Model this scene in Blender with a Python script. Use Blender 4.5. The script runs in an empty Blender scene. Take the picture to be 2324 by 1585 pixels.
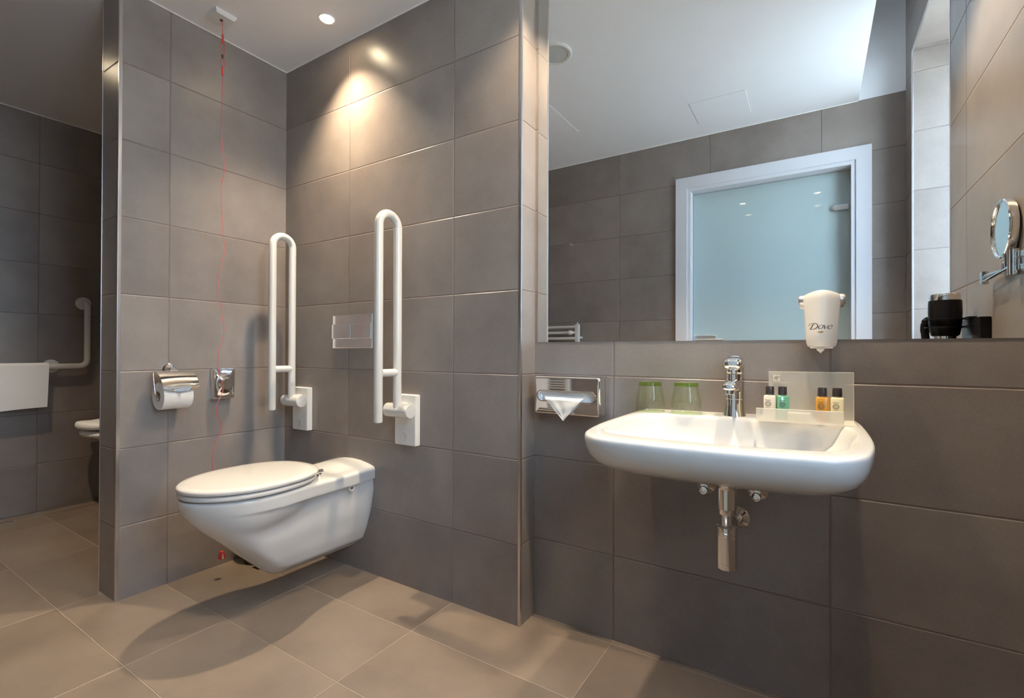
import bpy, bmesh, math, random
from mathutils import Vector, Matrix
random.seed(7)
S = bpy.context.scene
COL = S.collection
PI = math.pi

# ------------------------------------------------------------------ room dimensions (metres)
H = 0.97256                      # camera height
XL, XW, XF = -2.284, -2.448, -3.965   # partition room side, partition shower side, shower far wall
YT, YB = 1.4527, 1.5562          # wall behind the toilet, recessed wall behind the basin
XE = -0.878                      # corner where the recess starts
YN = 0.7556                      # free end of the partition
XR = 0.425                       # wall with the window
YD = -0.216                      # wall with the door
ZC = 2.3986                      # ceiling
XC = 0.216                       # where the ceiling steps up beside the window
ZH = 3.2
TX, TZ, TY = 0.6116, 0.303, 0.305

# ------------------------------------------------------------------ materials
def mat(name):
    m = bpy.data.materials.new(name); m.use_nodes = True
    nt = m.node_tree
    return m, nt, nt.nodes['Principled BSDF']

def simple(name, col, rough=0.5, metal=0.0, spec=0.5, coat=0.0, trans=0.0, ior=1.45, noise=0.0, nscale=20.0, bump=0.0, sss=0.0):
    m, nt, b = mat(name)
    b.inputs['Base Color'].default_value = (*col, 1)
    b.inputs['Roughness'].default_value = rough
    b.inputs['Metallic'].default_value = metal
    b.inputs['Specular IOR Level'].default_value = spec
    b.inputs['Coat Weight'].default_value = coat
    b.inputs['Coat Roughness'].default_value = 0.03
    b.inputs['Transmission Weight'].default_value = trans
    b.inputs['IOR'].default_value = ior
    if noise or bump:
        tc = nt.nodes.new('ShaderNodeTexCoord'); n = nt.nodes.new('ShaderNodeTexNoise')
        n.inputs['Scale'].default_value = nscale; n.inputs['Detail'].default_value = 5
        nt.links.new(tc.outputs['Object'], n.inputs['Vector'])
        if noise:
            mx = nt.nodes.new('ShaderNodeMix'); mx.data_type = 'RGBA'
            mx.inputs[6].default_value = (*[c * (1 - noise) for c in col], 1)
            mx.inputs[7].default_value = (*[min(1, c * (1 + noise)) for c in col], 1)
            nt.links.new(n.outputs['Fac'], mx.inputs[0]); nt.links.new(mx.outputs[2], b.inputs['Base Color'])
        if bump:
            bp = nt.nodes.new('ShaderNodeBump'); bp.inputs['Strength'].default_value = bump
            bp.inputs['Distance'].default_value = 0.002
            nt.links.new(n.outputs['Fac'], bp.inputs['Height']); nt.links.new(bp.outputs['Normal'], b.inputs['Normal'])
    return m

def tile_mat(name, c0, c1, grout, gu, gv, rough=0.33, spec=0.5):
    """stoneware tile; UV is in tile units, so joints sit on whole numbers"""
    m, nt, b = mat(name); N, L = nt.nodes, nt.links
    tc = N.new('ShaderNodeTexCoord'); sx = N.new('ShaderNodeSeparateXYZ'); L.new(tc.outputs['UV'], sx.inputs[0])
    def mth(op, a, bb=None, c=None):
        n = N.new('ShaderNodeMath'); n.operation = op
        for i, v in enumerate((a, bb, c)):
            if v is None: continue
            if isinstance(v, (int, float)): n.inputs[i].default_value = v
            else: L.new(v, n.inputs[i])
        return n.outputs[0]
    dist = []
    for o, g in ((sx.outputs[0], gu), (sx.outputs[1], gv)):
        f = mth('FRACT', o); d = mth('ABSOLUTE', mth('SUBTRACT', f, 0.5))
        dist.append((d, g))
    mr = []
    for d, g in dist:
        n = N.new('ShaderNodeMapRange'); n.inputs[1].default_value = 0.5 - g * 1.25; n.inputs[2].default_value = 0.5 - g * 0.75
        L.new(d, n.inputs[0]); mr.append(n.outputs[0])
    joint = mth('MAXIMUM', mr[0], mr[1])
    br = []
    for d, g in dist:
        n = N.new('ShaderNodeMapRange'); n.interpolation_type = 'SMOOTHSTEP'
        n.inputs[1].default_value = 0.5 - g * 2.2; n.inputs[2].default_value = 0.5 - g * 0.8
        L.new(d, n.inputs[0]); br.append(n.outputs[0])
    relief = mth('MAXIMUM', br[0], br[1])
    cb = N.new('ShaderNodeCombineXYZ')
    L.new(mth('FLOOR', sx.outputs[0]), cb.inputs[0]); L.new(mth('FLOOR', sx.outputs[1]), cb.inputs[1])
    wn = N.new('ShaderNodeTexWhiteNoise'); wn.noise_dimensions = '3D'; L.new(cb.outputs[0], wn.inputs['Vector'])
    big = N.new('ShaderNodeTexNoise'); big.inputs['Scale'].default_value = 3.2; big.inputs['Detail'].default_value = 6; big.inputs['Roughness'].default_value = 0.6
    fine = N.new('ShaderNodeTexNoise'); fine.inputs['Scale'].default_value = 260; fine.inputs['Detail'].default_value = 3
    ad = N.new('ShaderNodeVectorMath'); ad.operation = 'ADD'
    sc = N.new('ShaderNodeVectorMath'); sc.operation = 'SCALE'; sc.inputs['Scale'].default_value = 7
    L.new(wn.outputs['Color'], sc.inputs[0]); L.new(tc.outputs['Object'], ad.inputs[0]); L.new(sc.outputs[0], ad.inputs[1])
    L.new(ad.outputs[0], big.inputs['Vector']); L.new(tc.outputs['Object'], fine.inputs['Vector'])
    v = mth('ADD', mth('MULTIPLY', mth('SUBTRACT', big.outputs['Fac'], 0.5), 2.1), 0.5)
    v = mth('ADD', v, mth('MULTIPLY', mth('SUBTRACT', fine.outputs['Fac'], 0.5), 0.7))
    v = mth('ADD', v, mth('MULTIPLY', mth('SUBTRACT', wn.outputs['Value'], 0.5), 0.35))
    mx = N.new('ShaderNodeMix'); mx.data_type = 'RGBA'; mx.clamp_factor = True
    mx.inputs[6].default_value = (*c0, 1); mx.inputs[7].default_value = (*c1, 1); L.new(v, mx.inputs[0])
    m2 = N.new('ShaderNodeMix'); m2.data_type = 'RGBA'; m2.inputs[7].default_value = (*grout, 1)
    L.new(joint, m2.inputs[0]); L.new(mx.outputs[2], m2.inputs[6]); L.new(m2.outputs[2], b.inputs['Base Color'])
    rr = N.new('ShaderNodeMix'); rr.data_type = 'FLOAT'; rr.inputs[2].default_value = rough; rr.inputs[3].default_value = 0.8
    L.new(joint, rr.inputs[0]); L.new(rr.outputs[0], b.inputs['Roughness'])
    b.inputs['Specular IOR Level'].default_value = spec
    hgt = mth('SUBTRACT', mth('MULTIPLY', fine.outputs['Fac'], 0.05), relief)
    bp = N.new('ShaderNodeBump'); bp.inputs['Strength'].default_value = 0.7; bp.inputs['Distance'].default_value = 0.0025
    L.new(hgt, bp.inputs['Height']); L.new(bp.outputs['Normal'], b.inputs['Normal'])
    return m

M = {}
M['tile'] = tile_mat('stone_tile', (0.152, 0.123, 0.107), (0.236, 0.197, 0.173), (0.145, 0.108, 0.098), 0.0026, 0.0052)
M['floor'] = tile_mat('stone_floor_tile', (0.150, 0.112, 0.084), (0.235, 0.179, 0.138), (0.31, 0.25, 0.21), 0.0022, 0.0046, rough=0.36)
M['paint'] = simple('white_ceiling_paint', (0.86, 0.86, 0.885), 0.75, noise=0.02, nscale=6)
M['white_gap'] = simple('white_sealant', (0.85, 0.84, 0.83), 0.6)
M['ceramic'] = simple('glazed_white_ceramic', (0.62, 0.615, 0.61), 0.05)
M['seat'] = simple('white_seat_plastic', (0.62, 0.605, 0.59), 0.035)
M['plastic'] = simple('white_coated_tube', (0.62, 0.61, 0.595), 0.22, coat=0.3)
M['plastic_matt'] = simple('white_matt_plastic', (0.72, 0.71, 0.69), 0.42)
M['cream'] = simple('cream_plastic', (0.82, 0.78, 0.73), 0.3, coat=0.3)
M['chrome'] = simple('polished_chrome', (0.86, 0.86, 0.87), 0.045, metal=1)
M['chrome_soft'] = simple('satin_chrome', (0.78, 0.78, 0.80), 0.08, metal=1)
M['steel'] = simple('brushed_steel', (0.68, 0.68, 0.70), 0.34, metal=1)
M['alu'] = simple('aluminium_edge_trim', (0.66, 0.65, 0.66), 0.28, metal=1)
M['mirror'] = simple('silver_mirror', (0.87, 0.89, 0.88), 0.0, metal=1)
M['black'] = simple('gloss_black_plastic', (0.010, 0.009, 0.010), 0.22, spec=0.12)
M['bin'] = simple('black_bin_plastic', (0.02, 0.018, 0.017), 0.35)
M['cap'] = simple('dark_bottle_cap', (0.030, 0.022, 0.022), 0.35)
M['paper'] = simple('white_tissue_paper', (0.86, 0.85, 0.84), 0.9, noise=0.04, nscale=60, bump=0.4)
M['towel'] = simple('white_terry_cloth', (0.90, 0.90, 0.92), 0.95, noise=0.05, nscale=260, bump=0.8)
M['card'] = simple('cardboard_core', (0.42, 0.33, 0.25), 0.8)
M['red'] = simple('red_cord_plastic', (0.52, 0.045, 0.035), 0.4)
M['brown'] = simple('brown_bead', (0.09, 0.04, 0.03), 0.4)
M['door_white'] = simple('white_door_lacquer', (0.66, 0.66, 0.70), 0.3)
M['grille'] = simple('grey_speaker_grille', (0.55, 0.56, 0.55), 0.5, noise=0.15, nscale=700)
M['logo_dark'] = simple('dark_logo_ink', (0.02, 0.012, 0.03), 0.5)
M['logo_gold'] = simple('gold_logo_ink', (0.42, 0.25, 0.08), 0.35, metal=0.3)
M['taupe'] = simple('taupe_ink', (0.27, 0.20, 0.13), 0.6)
M['brown_ink'] = simple('brown_ink', (0.07, 0.04, 0.03), 0.6)
M['label_card'] = simple('ivory_card', (0.74, 0.68, 0.57), 0.6)
M['soap'] = simple('ivory_wrapped_soap', (0.80, 0.76, 0.66), 0.5)
M['lotion_white'] = simple('white_lotion_bottle', (0.72, 0.64, 0.53), 0.25)
M['lotion_cream'] = simple('cream_lotion_bottle', (0.72, 0.62, 0.38), 0.25)
M['gel_green'] = simple('green_gel_bottle', (0.13, 0.34, 0.21), 0.12, coat=0.4)
M['gel_amber'] = simple('amber_gel_bottle', (0.50, 0.23, 0.03), 0.12, coat=0.4)
def thin_glass(name, tint):
    m, nt, b = mat(name)
    nt.nodes.remove(b)
    tr = nt.nodes.new('ShaderNodeBsdfTransparent'); tr.inputs[0].default_value = (*tint, 1)
    gl = nt.nodes.new('ShaderNodeBsdfGlossy'); gl.inputs['Roughness'].default_value = 0.01
    lw = nt.nodes.new('ShaderNodeLayerWeight'); lw.inputs[0].default_value = 0.5
    pw = nt.nodes.new('ShaderNodeMath'); pw.operation = 'POWER'; pw.inputs[1].default_value = 3.5; nt.links.new(lw.outputs['Facing'], pw.inputs[0])
    fr = nt.nodes.new('ShaderNodeMath'); fr.operation = 'MULTIPLY_ADD'; fr.inputs[1].default_value = 0.5; fr.inputs[2].default_value = 0.035; nt.links.new(pw.outputs[0], fr.inputs[0])
    mx = nt.nodes.new('ShaderNodeMixShader')
    nt.links.new(fr.outputs[0], mx.inputs[0]); nt.links.new(tr.outputs[0], mx.inputs[1]); nt.links.new(gl.outputs[0], mx.inputs[2])
    nt.links.new(mx.outputs[0], nt.nodes['Material Output'].inputs[0])
    return m
M['glass'] = thin_glass('clear_green_glass', (0.965, 0.985, 0.945))
M['glass_base'] = thin_glass('green_glass_base', (0.68, 0.84, 0.40))
M['pane'] = simple('window_glass', (0.97, 0.98, 0.98), 0.0, trans=1, ior=1.0)

def clear_mix(name, t, col, rough):
    m, nt, b = mat(name)
    b.inputs['Base Color'].default_value = (*col, 1); b.inputs['Roughness'].default_value = rough
    tr = nt.nodes.new('ShaderNodeBsdfTransparent'); mx = nt.nodes.new('ShaderNodeMixShader'); mx.inputs[0].default_value = t
    out = nt.nodes['Material Output']
    nt.links.new(b.outputs[0], mx.inputs[1]); nt.links.new(tr.outputs[0], mx.inputs[2]); nt.links.new(mx.outputs[0], out.inputs[0])
    return m
M['acrylic'] = clear_mix('clear_acrylic', 0.66, (0.80, 0.76, 0.68), 0.12)
M['frost'] = clear_mix('frosted_acrylic', 0.52, (0.82, 0.78, 0.68), 0.35)
M['acrylic_edge'] = simple('acrylic_edge', (0.85, 0.80, 0.66), 0.25)

def frosted_glass():
    m, nt, b = mat('frosted_door_glass')
    b.inputs['Base Color'].default_value = (0.42, 0.50, 0.50, 1); b.inputs['Roughness'].default_value = 0.012
    tl = nt.nodes.new('ShaderNodeBsdfTranslucent'); tl.inputs[0].default_value = (0.66, 0.82, 0.86, 1)
    mx = nt.nodes.new('ShaderNodeMixShader'); mx.inputs[0].default_value = 0.04
    nt.links.new(b.outputs[0], mx.inputs[1]); nt.links.new(tl.outputs[0], mx.inputs[2])
    nt.links.new(mx.outputs[0], nt.nodes['Material Output'].inputs[0])
    return m
M['frosted_glass'] = frosted_glass()

def lamp_glow(strength):
    m, nt, b = mat('halogen_lens_glow')
    b.inputs['Emission Color'].default_value = (1, 0.80, 0.52, 1); b.inputs['Emission Strength'].default_value = strength
    m.cycles.emission_sampling = 'NONE'
    return m
M['glow'] = lamp_glow(90)

# ------------------------------------------------------------------ object helpers
def link_mesh(name, bm, m, parent=None, angle=32, flat=False):
    bmesh.ops.recalc_face_normals(bm, faces=bm.faces[:])
    lim = math.radians(angle)
    for f in bm.faces: f.smooth = not flat
    for e in bm.edges:
        if len(e.link_faces) == 2 and e.calc_face_angle(0) > lim: e.smooth = False
    if parent is not None:
        off = parent.location.copy()
        p = parent.parent
        while p is not None: off += p.location; p = p.parent
        bmesh.ops.translate(bm, verts=bm.verts[:], vec=-off)
    wn = id(bm) in BEV; BEV.discard(id(bm))
    me = bpy.data.meshes.new(name); bm.to_mesh(me); bm.free()
    me.materials.append(M[m] if isinstance(m, str) else m)
    o = bpy.data.objects.new(name, me); COL.objects.link(o)
    if parent is not None: o.parent = parent
    if wn: o.modifiers.new('even_normals', 'WEIGHTED_NORMAL').keep_sharp = True
    return o

def tag(o, label, cat, group=None):
    o['label'] = label; o['category'] = cat
    if group: o['group'] = group
    return o

def thing(name, label, cat, loc, group=None):
    o = bpy.data.objects.new(name, None); COL.objects.link(o)
    o.location = loc; o.empty_display_size = 0.05
    return tag(o, label, cat, group)

def struct(o):
    o['kind'] = 'structure'; return o

BEV = set()
def NB(): return bmesh.new()

def box(bm, x0, x1, y0, y1, z0, z1, bev=0.0, seg=2):
    vs = [bm.verts.new((x, y, z)) for x in (x0, x1) for y in (y0, y1) for z in (z0, z1)]
    idx = [(0, 1, 3, 2), (4, 6, 7, 5), (0, 4, 5, 1), (2, 3, 7, 6), (0, 2, 6, 4), (1, 5, 7, 3)]
    fs = [bm.faces.new([vs[i] for i in q]) for q in idx]
    if bev > 0:
        es = list({e for f in fs for e in f.edges})
        bmesh.ops.bevel(bm, geom=es, offset=bev, segments=seg, profile=0.5, affect='EDGES'); BEV.add(id(bm))

def frame_of(d):
    d = d.normalized(); a = Vector((0, 0, 1)) if abs(d.z) < 0.9 else Vector((1, 0, 0))
    u = d.cross(a).normalized(); return u, d.cross(u).normalized()

def loft(bm, rings, cap0=True, cap1=True, closed=False):
    R = [[bm.verts.new(p) for p in r] for r in rings]
    n = len(R[0]); m = len(R)
    for i in range(m if closed else m - 1):
        a, b = R[i], R[(i + 1) % m]
        for j in range(n):
            k = (j + 1) % n
            bm.faces.new((a[j], a[k], b[k], b[j]))
    if not closed:
        if cap0: bm.faces.new(R[0])
        if cap1: bm.faces.new(list(reversed(R[-1])))
    return R

def cyl(bm, p0, p1, r0, r1=None, seg=32, caps=(True, True)):
    p0, p1 = Vector(p0), Vector(p1); r1 = r0 if r1 is None else r1
    u, v = frame_of(p1 - p0)
    ring = lambda p, r: [p + u * (r * math.cos(2 * PI * i / seg)) + v * (r * math.sin(2 * PI * i / seg)) for i in range(seg)]
    loft(bm, [ring(p0, r0), ring(p1, r1)], *caps)

def lathe(bm, prof, c, axis=(0, 0, 1), seg=48, mod=None, cap0=True, cap1=True):
    """prof: (radius, distance along axis)"""
    c = Vector(c); a = Vector(axis).normalized(); u, v = frame_of(a)
    rings = []
    for r, h in prof:
        ring = []
        for i in range(seg):
            t = 2 * PI * i / seg; rr = r * (mod(t, h) if mod else 1)
            ring.append(c + a * h + u * (rr * math.cos(t)) + v * (rr * math.sin(t)))
        rings.append(ring)
    loft(bm, rings, cap0, cap1)

def tube(bm, pts, r, seg=12, closed=False, caps=True):
    pts = [Vector(p) for p in pts]; n = len(pts); rings = []
    u = None
    for i, p in enumerate(pts):
        if closed: d = pts[(i + 1) % n] - pts[i - 1]
        else: d = pts[min(i + 1, n - 1)] - pts[max(i - 1, 0)]
        d.normalize()
        if u is None: u, v = frame_of(d)
        else:
            u = (u - d * u.dot(d)).normalized(); v = d.cross(u)
        rr = r[i] if isinstance(r, (list, tuple)) else r
        rings.append([p + u * (rr * math.cos(2 * PI * k / seg)) + v * (rr * math.sin(2 * PI * k / seg)) for k in range(seg)])
    loft(bm, rings, caps, caps, closed)

def smooth_pts(pts, n=8, closed=False):
    P = [Vector(p) for p in pts]; out = []; m = len(P)
    for i in range(m if closed else m - 1):
        g = lambda k: P[k % m] if closed else P[max(0, min(m - 1, k))]
        a, b, c, d = g(i - 1), g(i), g(i + 1), g(i + 2)
        for k in range(n):
            t = k / n
            out.append(0.5 * ((2 * b) + (c - a) * t + (2 * a - 5 * b + 4 * c - d) * t * t + (3 * b - 3 * c + d - a) * t ** 3))
    if not closed: out.append(P[-1])
    return out

def fillet(pts, r, n=8):
    """polyline with rounded corners"""
    P = [Vector(p) for p in pts]; out = [P[0]]
    for i in range(1, len(P) - 1):
        a = (P[i - 1] - P[i]).normalized(); b = (P[i + 1] - P[i]).normalized()
        for k in range(n + 1):
            t = k / n
            p0, p1, p2 = P[i] + a * r, P[i], P[i] + b * r
            out.append(p0 * (1 - t) ** 2 * 1 + p1 * 2 * t * (1 - t) + p2 * t * t)
    out.append(P[-1]); return out

def ball(bm, c, r, sx=1, sy=1, sz=1, u=24, v=14):
    g = bmesh.ops.create_uvsphere(bm, u_segments=u, v_segments=v, radius=r)
    bmesh.ops.scale(bm, vec=(sx, sy, sz), verts=g['verts']); bmesh.ops.translate(bm, vec=c, verts=g['verts'])

def interp(tab, x):
    if x <= tab[0][0]: return tab[0][1]
    for (a, b), (c, d) in zip(tab, tab[1:]):
        if x <= c: return b + (d - b) * (x - a) / (c - a)
    return tab[-1][1]

def sstep(a, b, x):
    t = max(0, min(1, (x - a) / (b - a))); return t * t * (3 - 2 * t)

# ------------------------------------------------------------------ room shell
def tile_uv(bm, y0=0.931, floor=False, solid=()):
    """UV in tile units; 'solid' = face directions that carry no upright joint"""
    uv = bm.loops.layers.uv.verify()
    for f in bm.faces:
        n = f.normal
        for l in f.loops:
            c = l.vert.co
            if abs(n.z) > 0.7: l[uv].uv = ((c.x - 0.0393) / TX, (c.y - 1.5330) / TY) if floor else ((c.x - 0.31) / TX, (c.y - 0.3) / TX + .5)
            elif abs(n.y) > 0.7: l[uv].uv = (0.5 if 'y' in solid else (c.x - 0.0393) / TX, (c.z - 0.28457) / TZ)
            else: l[uv].uv = (0.5 if 'x' in solid else (c.y - y0) / TX, (c.z - 0.28457) / TZ)

def wall(name, boxes, m='tile', **k):
    bm = NB()
    for b in boxes: box(bm, *b)
    bmesh.ops.recalc_face_normals(bm, faces=bm.faces[:]); bm.normal_update()
    tile_uv(bm, **k)
    return struct(link_mesh(name, bm, m, flat=True))

wall('floor', [(-4.2, 0.75, -0.45, 1.8, -0.12, 0.0)], 'floor', floor=True)
wall('wall_toilet', [(XL - 0.01, XE, YT, 1.8, 0, ZC + 0.1)], solid=('x',))
wall('wall_basin', [(XE - 0.01, XR + 0.3, YB, 1.8, 0, ZH)])
wall('wall_partition', [(XW, XL, YN, 1.8, 0, ZC + 0.05)], solid=('y',))
wall('wall_shower', [(XF - 0.2, XF, -0.5, 1.8, 0, ZC + 0.1)], y0=0.924)
wall('wall_shower_end', [(XF - 0.1, XW + 0.05, 1.62, 1.8, 0, ZC + 0.1)])
DX0, DX1, DZ = -0.705, 0.196, 2.058       # door opening
wall('wall_door', [(XF - 0.1, DX0, YD - 0.22, YD, 0, ZC + 0.1), (DX1, XR + 0.3, YD - 0.22, YD, 0, ZC),
                   (DX0, DX1, YD - 0.22, YD, DZ, ZC + 0.1)])
WY0, WY1, WZ0, WZ1 = -0.037, 0.770, 0.97, 2.51
wall('wall_window', [(XR, XR + 0.34, YD - 0.22, WY0, 0, ZH), (XR, XR + 0.34, WY1, 1.8, 0, ZH),
                     (XR, XR + 0.34, WY0, WY1, 0, WZ0), (XR, XR + 0.34, WY0, WY1, WZ1, ZH)], y0=0.992, solid=('y',))
bm = NB()
box(bm, -4.2, XC, -0.45, 1.8, ZC, ZC + 0.15)
box(bm, XC - 0.02, XC, -0.45, 1.8, ZC + 0.15, ZH)
box(bm, XC - 0.05, XR + 0.4, -0.45, 1.8, ZH, ZH + 0.1)
struct(link_mesh('ceiling', bm, 'paint', flat=True))
bm = NB(); box(bm, XC, XR + 0.3, YD - 0.22, YD, ZC, ZH)
struct(link_mesh('wall_door_upper', bm, 'paint', flat=True))

# edge trims and sealant lines
trim_no = [0]
def trim(b, m, bev=0.0):
    trim_no[0] += 1
    bm = NB(); box(bm, *b, bev)
    return struct(link_mesh('trim_%d' % trim_no[0], bm, m))
trim((XL - 0.007, XL + 0.0015, YN - 0.0015, YN + 0.010, 0.0005, ZC - 0.0005), 'alu', 0.0008)
trim((XW - 0.0015, XW + 0.004, YN - 0.0015, YN + 0.006, 0.0005, ZC - 0.0005), 'alu', 0.0008)
trim((XE - 0.009, XE + 0.0015, YT - 0.0015, YT + 0.008, 0.0005, ZC - 0.0005), 'alu', 0.0008)
trim((XR - 0.0015, XR + 0.006, WY0 - 0.007, WY0 + 0.0015, WZ0, WZ1), 'alu', 0.0008)
trim((XR - 0.0015, XR + 0.006, WY1 - 0.0015, WY1 + 0.007, WZ0, WZ1), 'alu', 0.0008)
trim((XR - 0.0015, XR + 0.006, WY0, WY1, WZ1 - 0.0015, WZ1 + 0.007), 'alu', 0.0008)
trim((XL, XL + 0.004, YN, YT, ZC - 0.004, ZC), 'white_gap')
trim((XL, XE, YT - 0.004, YT, ZC - 0.004, ZC), 'white_gap')
trim((XF, XF + 0.004, YD, 1.62, ZC - 0.005, ZC), 'white_gap')
trim((XF, XC, YD, YD + 0.004, ZC - 0.004, ZC), 'white_gap')

# window
bm = NB(); WX = XR + 0.24
for b in ((WX, WX + 0.06, WY0, WY0 + 0.05, WZ0, WZ1), (WX, WX + 0.06, WY1 - 0.05, WY1, WZ0, WZ1),
          (WX, WX + 0.06, WY0 + 0.05, WY1 - 0.05, WZ0, WZ0 + 0.05), (WX, WX + 0.06, WY0 + 0.05, WY1 - 0.05, WZ1 - 0.05, WZ1)):
    box(bm, *b, 0.004)
win = struct(link_mesh('window_1', bm, 'door_white'))
bm = NB(); box(bm, WX + 0.028, WX + 0.034, WY0 + 0.05, WY1 - 0.05, WZ0 + 0.05, WZ1 - 0.05)
link_mesh('window_pane', bm, 'pane', win)

# door: casing, rebate, frosted leaf, handle, hinge
GY = YD - 0.085
bm = NB()
cx0, cx1, cz = -0.785, 0.276, 2.138
def mitre_frame(bm, x0, x1, zt, x0i, x1i, zi, y0, y1):
    def prism(q):
        a = [bm.verts.new((x, y0, z)) for x, z in q]; b = [bm.verts.new((x, y1, z)) for x, z in q]
        bm.faces.new(a); bm.faces.new(b[::-1])
        for i in range(4): bm.faces.new((a[i], a[(i + 1) % 4], b[(i + 1) % 4], b[i]))
    prism([(x0, 0), (x0i, 0), (x0i, zi), (x0, zt)]); prism([(x1i, 0), (x1, 0), (x1, zt), (x1i, zi)])
    prism([(x0i, zi), (x1i, zi), (x1, zt), (x0, zt)])
mitre_frame(bm, cx0, cx1, cz, DX0 - 0.008, DX1 + 0.008, DZ + 0.008, YD, YD + 0.014)
mitre_frame(bm, DX0 - 0.008, DX1 + 0.008, DZ + 0.008, DX0 + 0.014, DX1 - 0.014, DZ - 0.014, YD - 0.07, YD + 0.006)
mitre_frame(bm, DX0, DX1, DZ, DX0 + 0.030, DX1 - 0.030, DZ - 0.030, YD - 0.20, GY - 0.010)
mitre_frame(bm, DX0, DX1, DZ, DX0 + 0.012, DX1 - 0.012, DZ - 0.012, GY - 0.012, YD - 0.06)
door = struct(link_mesh('door_1', bm, 'door_white'))
bm = NB(); box(bm, DX0 + 0.014, DX1 - 0.016, GY - 0.009, GY, 0.006, DZ - 0.016, 0.001, 1)
link_mesh('door_leaf', bm, 'frosted_glass', door)
bm = NB(); box(bm, 0.100, 0.176, GY, GY + 0.022, 1.808, 1.842, 0.006)
ball(bm, (0.104, GY + 0.011, 1.825), 0.017, 1, 0.62, 1)
link_mesh('hinge', bm, 'steel', door)
bm = NB(); box(bm, DX0 + 0.016, -0.545, GY, GY + 0.016, 0.94, 1.088, 0.004)
cyl(bm, (-0.655, GY, 1.05), (-0.655, GY + 0.05, 1.05), 0.011)
box(bm, -0.665, -0.492, GY + 0.040, GY + 0.058, 1.039, 1.062, 0.005)
link_mesh('door_handle', bm, 'steel', door)

# ------------------------------------------------------------------ big wall mirror
bm = NB(); box(bm, XE + 0.012, XR - 0.003, YB - 0.0015, YB - 0.0002, 1.0085, ZC - 0.004)
tag(link_mesh('wall_mirror', bm, 'mirror', flat=True), 'large frameless wall mirror above the basin, filling the recess', 'mirror')

# ------------------------------------------------------------------ ceiling fittings
def downlight(x, y, label):
    t = thing('downlight', label, 'ceiling light', (x, y, ZC), 'recessed ceiling downlights')
    bm = NB(); lathe(bm, [(0.0370, 0.0), (0.0370, -0.002), (0.034, -0.004), (0.028, -0.003), (0.027, 0.0)], (x, y, ZC), seg=40, cap0=False, cap1=False)
    link_mesh('trim_ring', bm, 'plastic_matt', t)
    bm = NB(); lathe(bm, [(0.0268, 0.0), (0.0268, -0.0022), (0.016, -0.003), (0.001, -0.0032)], (x, y, ZC), seg=40, cap0=False)
    link_mesh('lamp_lens', bm, 'glow', t)
    return t
LAMPS = [(-1.763, 1.305), (-0.57, 1.330), (0.031, 1.330)]
downlight(*LAMPS[0], 'lit round downlight in the ceiling above the toilet')
downlight(*LAMPS[1], 'lit ceiling downlight above the drinking glasses, reflected in the glass door')
downlight(-3.0, 0.5, 'lit ceiling downlight inside the shower, left of the partition')
downlight(*LAMPS[2], 'lit ceiling downlight above the soap dispenser, reflected in the glass door')

sp = thing('ceiling_speaker', 'round white ceiling loudspeaker with grey grille, seen in the mirror', 'speaker', (-1.05, 1.075, ZC))
bm = NB(); lathe(bm, [(0.088, 0), (0.088, -0.004), (0.080, -0.009), (0.068, -0.007), (0.067, 0)], (-1.05, 1.075, ZC), seg=56, cap0=False, cap1=False)
link_mesh('rim', bm, 'plastic_matt', sp)
bm = NB(); lathe(bm, [(0.0668, 0), (0.0668, -0.003), (0.03, -0.005), (0.001, -0.0055)], (-1.05, 1.075, ZC), seg=48, cap0=False)
link_mesh('grille', bm, 'grille', sp)

def hatch(x0, x1, y0, y1, label):
    t = thing('access_panel', label, 'access panel', ((x0 + x1) / 2, (y0 + y1) / 2, ZC), 'ceiling access panels')
    bm = NB(); box(bm, x0, x1, y0, y1, ZC - 0.0025, ZC, 0.0008, 1); link_mesh('panel', bm, 'paint', t)
    bm = NB(); w = 0.0022
    for b in ((x0 - w, x0, y0 - w, y1 + w), (x1, x1 + w, y0 - w, y1 + w), (x0, x1, y0 - w, y0), (x0, x1, y1, y1 + w)):
        box(bm, *b, ZC - 0.0008, ZC)
    link_mesh('joint', bm, 'grille', t)
hatch(-0.605, -0.311, -0.032, 0.248, 'small square white access panel in the ceiling near the door')
hatch(-1.885, -1.285, 0.27, 0.87, 'larger white ceiling access panel beside the round speaker')

# emergency pull cord
ax, ay = -2.130, 1.056
pc = thing('pull_cord', 'red emergency pull cord hanging from a square white ceiling switch', 'pull cord', (ax, ay, 0.06))
bm = NB()
q0 = [(ax - .042, ay - .042), (ax + .042, ay - .042), (ax + .042, ay + .042), (ax - .042, ay + .042)]
loft(bm, [[(x, y, ZC) for x, y in q0], [(x, y, ZC - 0.007) for x, y in q0],
          [(ax + (x - ax) * .84, ay + (y - ay) * .84, ZC - 0.019) for x, y in q0]])
link_mesh('switch_box', bm, 'plastic_matt', pc)
cord = [(1.060, 2.378), (1.062, 2.318)]
k = 0.9857
wig = [(1.077, 2.16), (1.076, 1.918), (1.090, 1.76), (1.079, 1.671), (1.087, 1.482), (1.094, 1.407), (1.071, 1.307), (1.072, 1.194), (1.091, 1.062), (1.070, 0.966),
       (1.073, 0.871), (1.093, 0.813), (1.064, 0.721), (1.085, 0.633), (1.049, 0.516), (1.066, 0.36), (1.084, 0.20), (1.086, 0.106)]
wig = [(y * k - 0.002, H + (z - H) * k) for y, z in wig]
def loop_pts(zt, zb, w): 
    return [(ax, 1.062 + w * math.sin(2 * PI * i / 20), (zt + zb) / 2 + (zt - zb) / 2 * math.cos(2 * PI * i / 20)) for i in range(20)]
bm = NB()
tube(bm, [(ax, y, z) for y, z in cord], 0.0012, 8)
tube(bm, loop_pts(2.290, 2.235, 0.009), 0.001, 6, closed=True)
tube(bm, loop_pts(2.222, 2.178, 0.008), 0.001, 6, closed=True)
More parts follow.
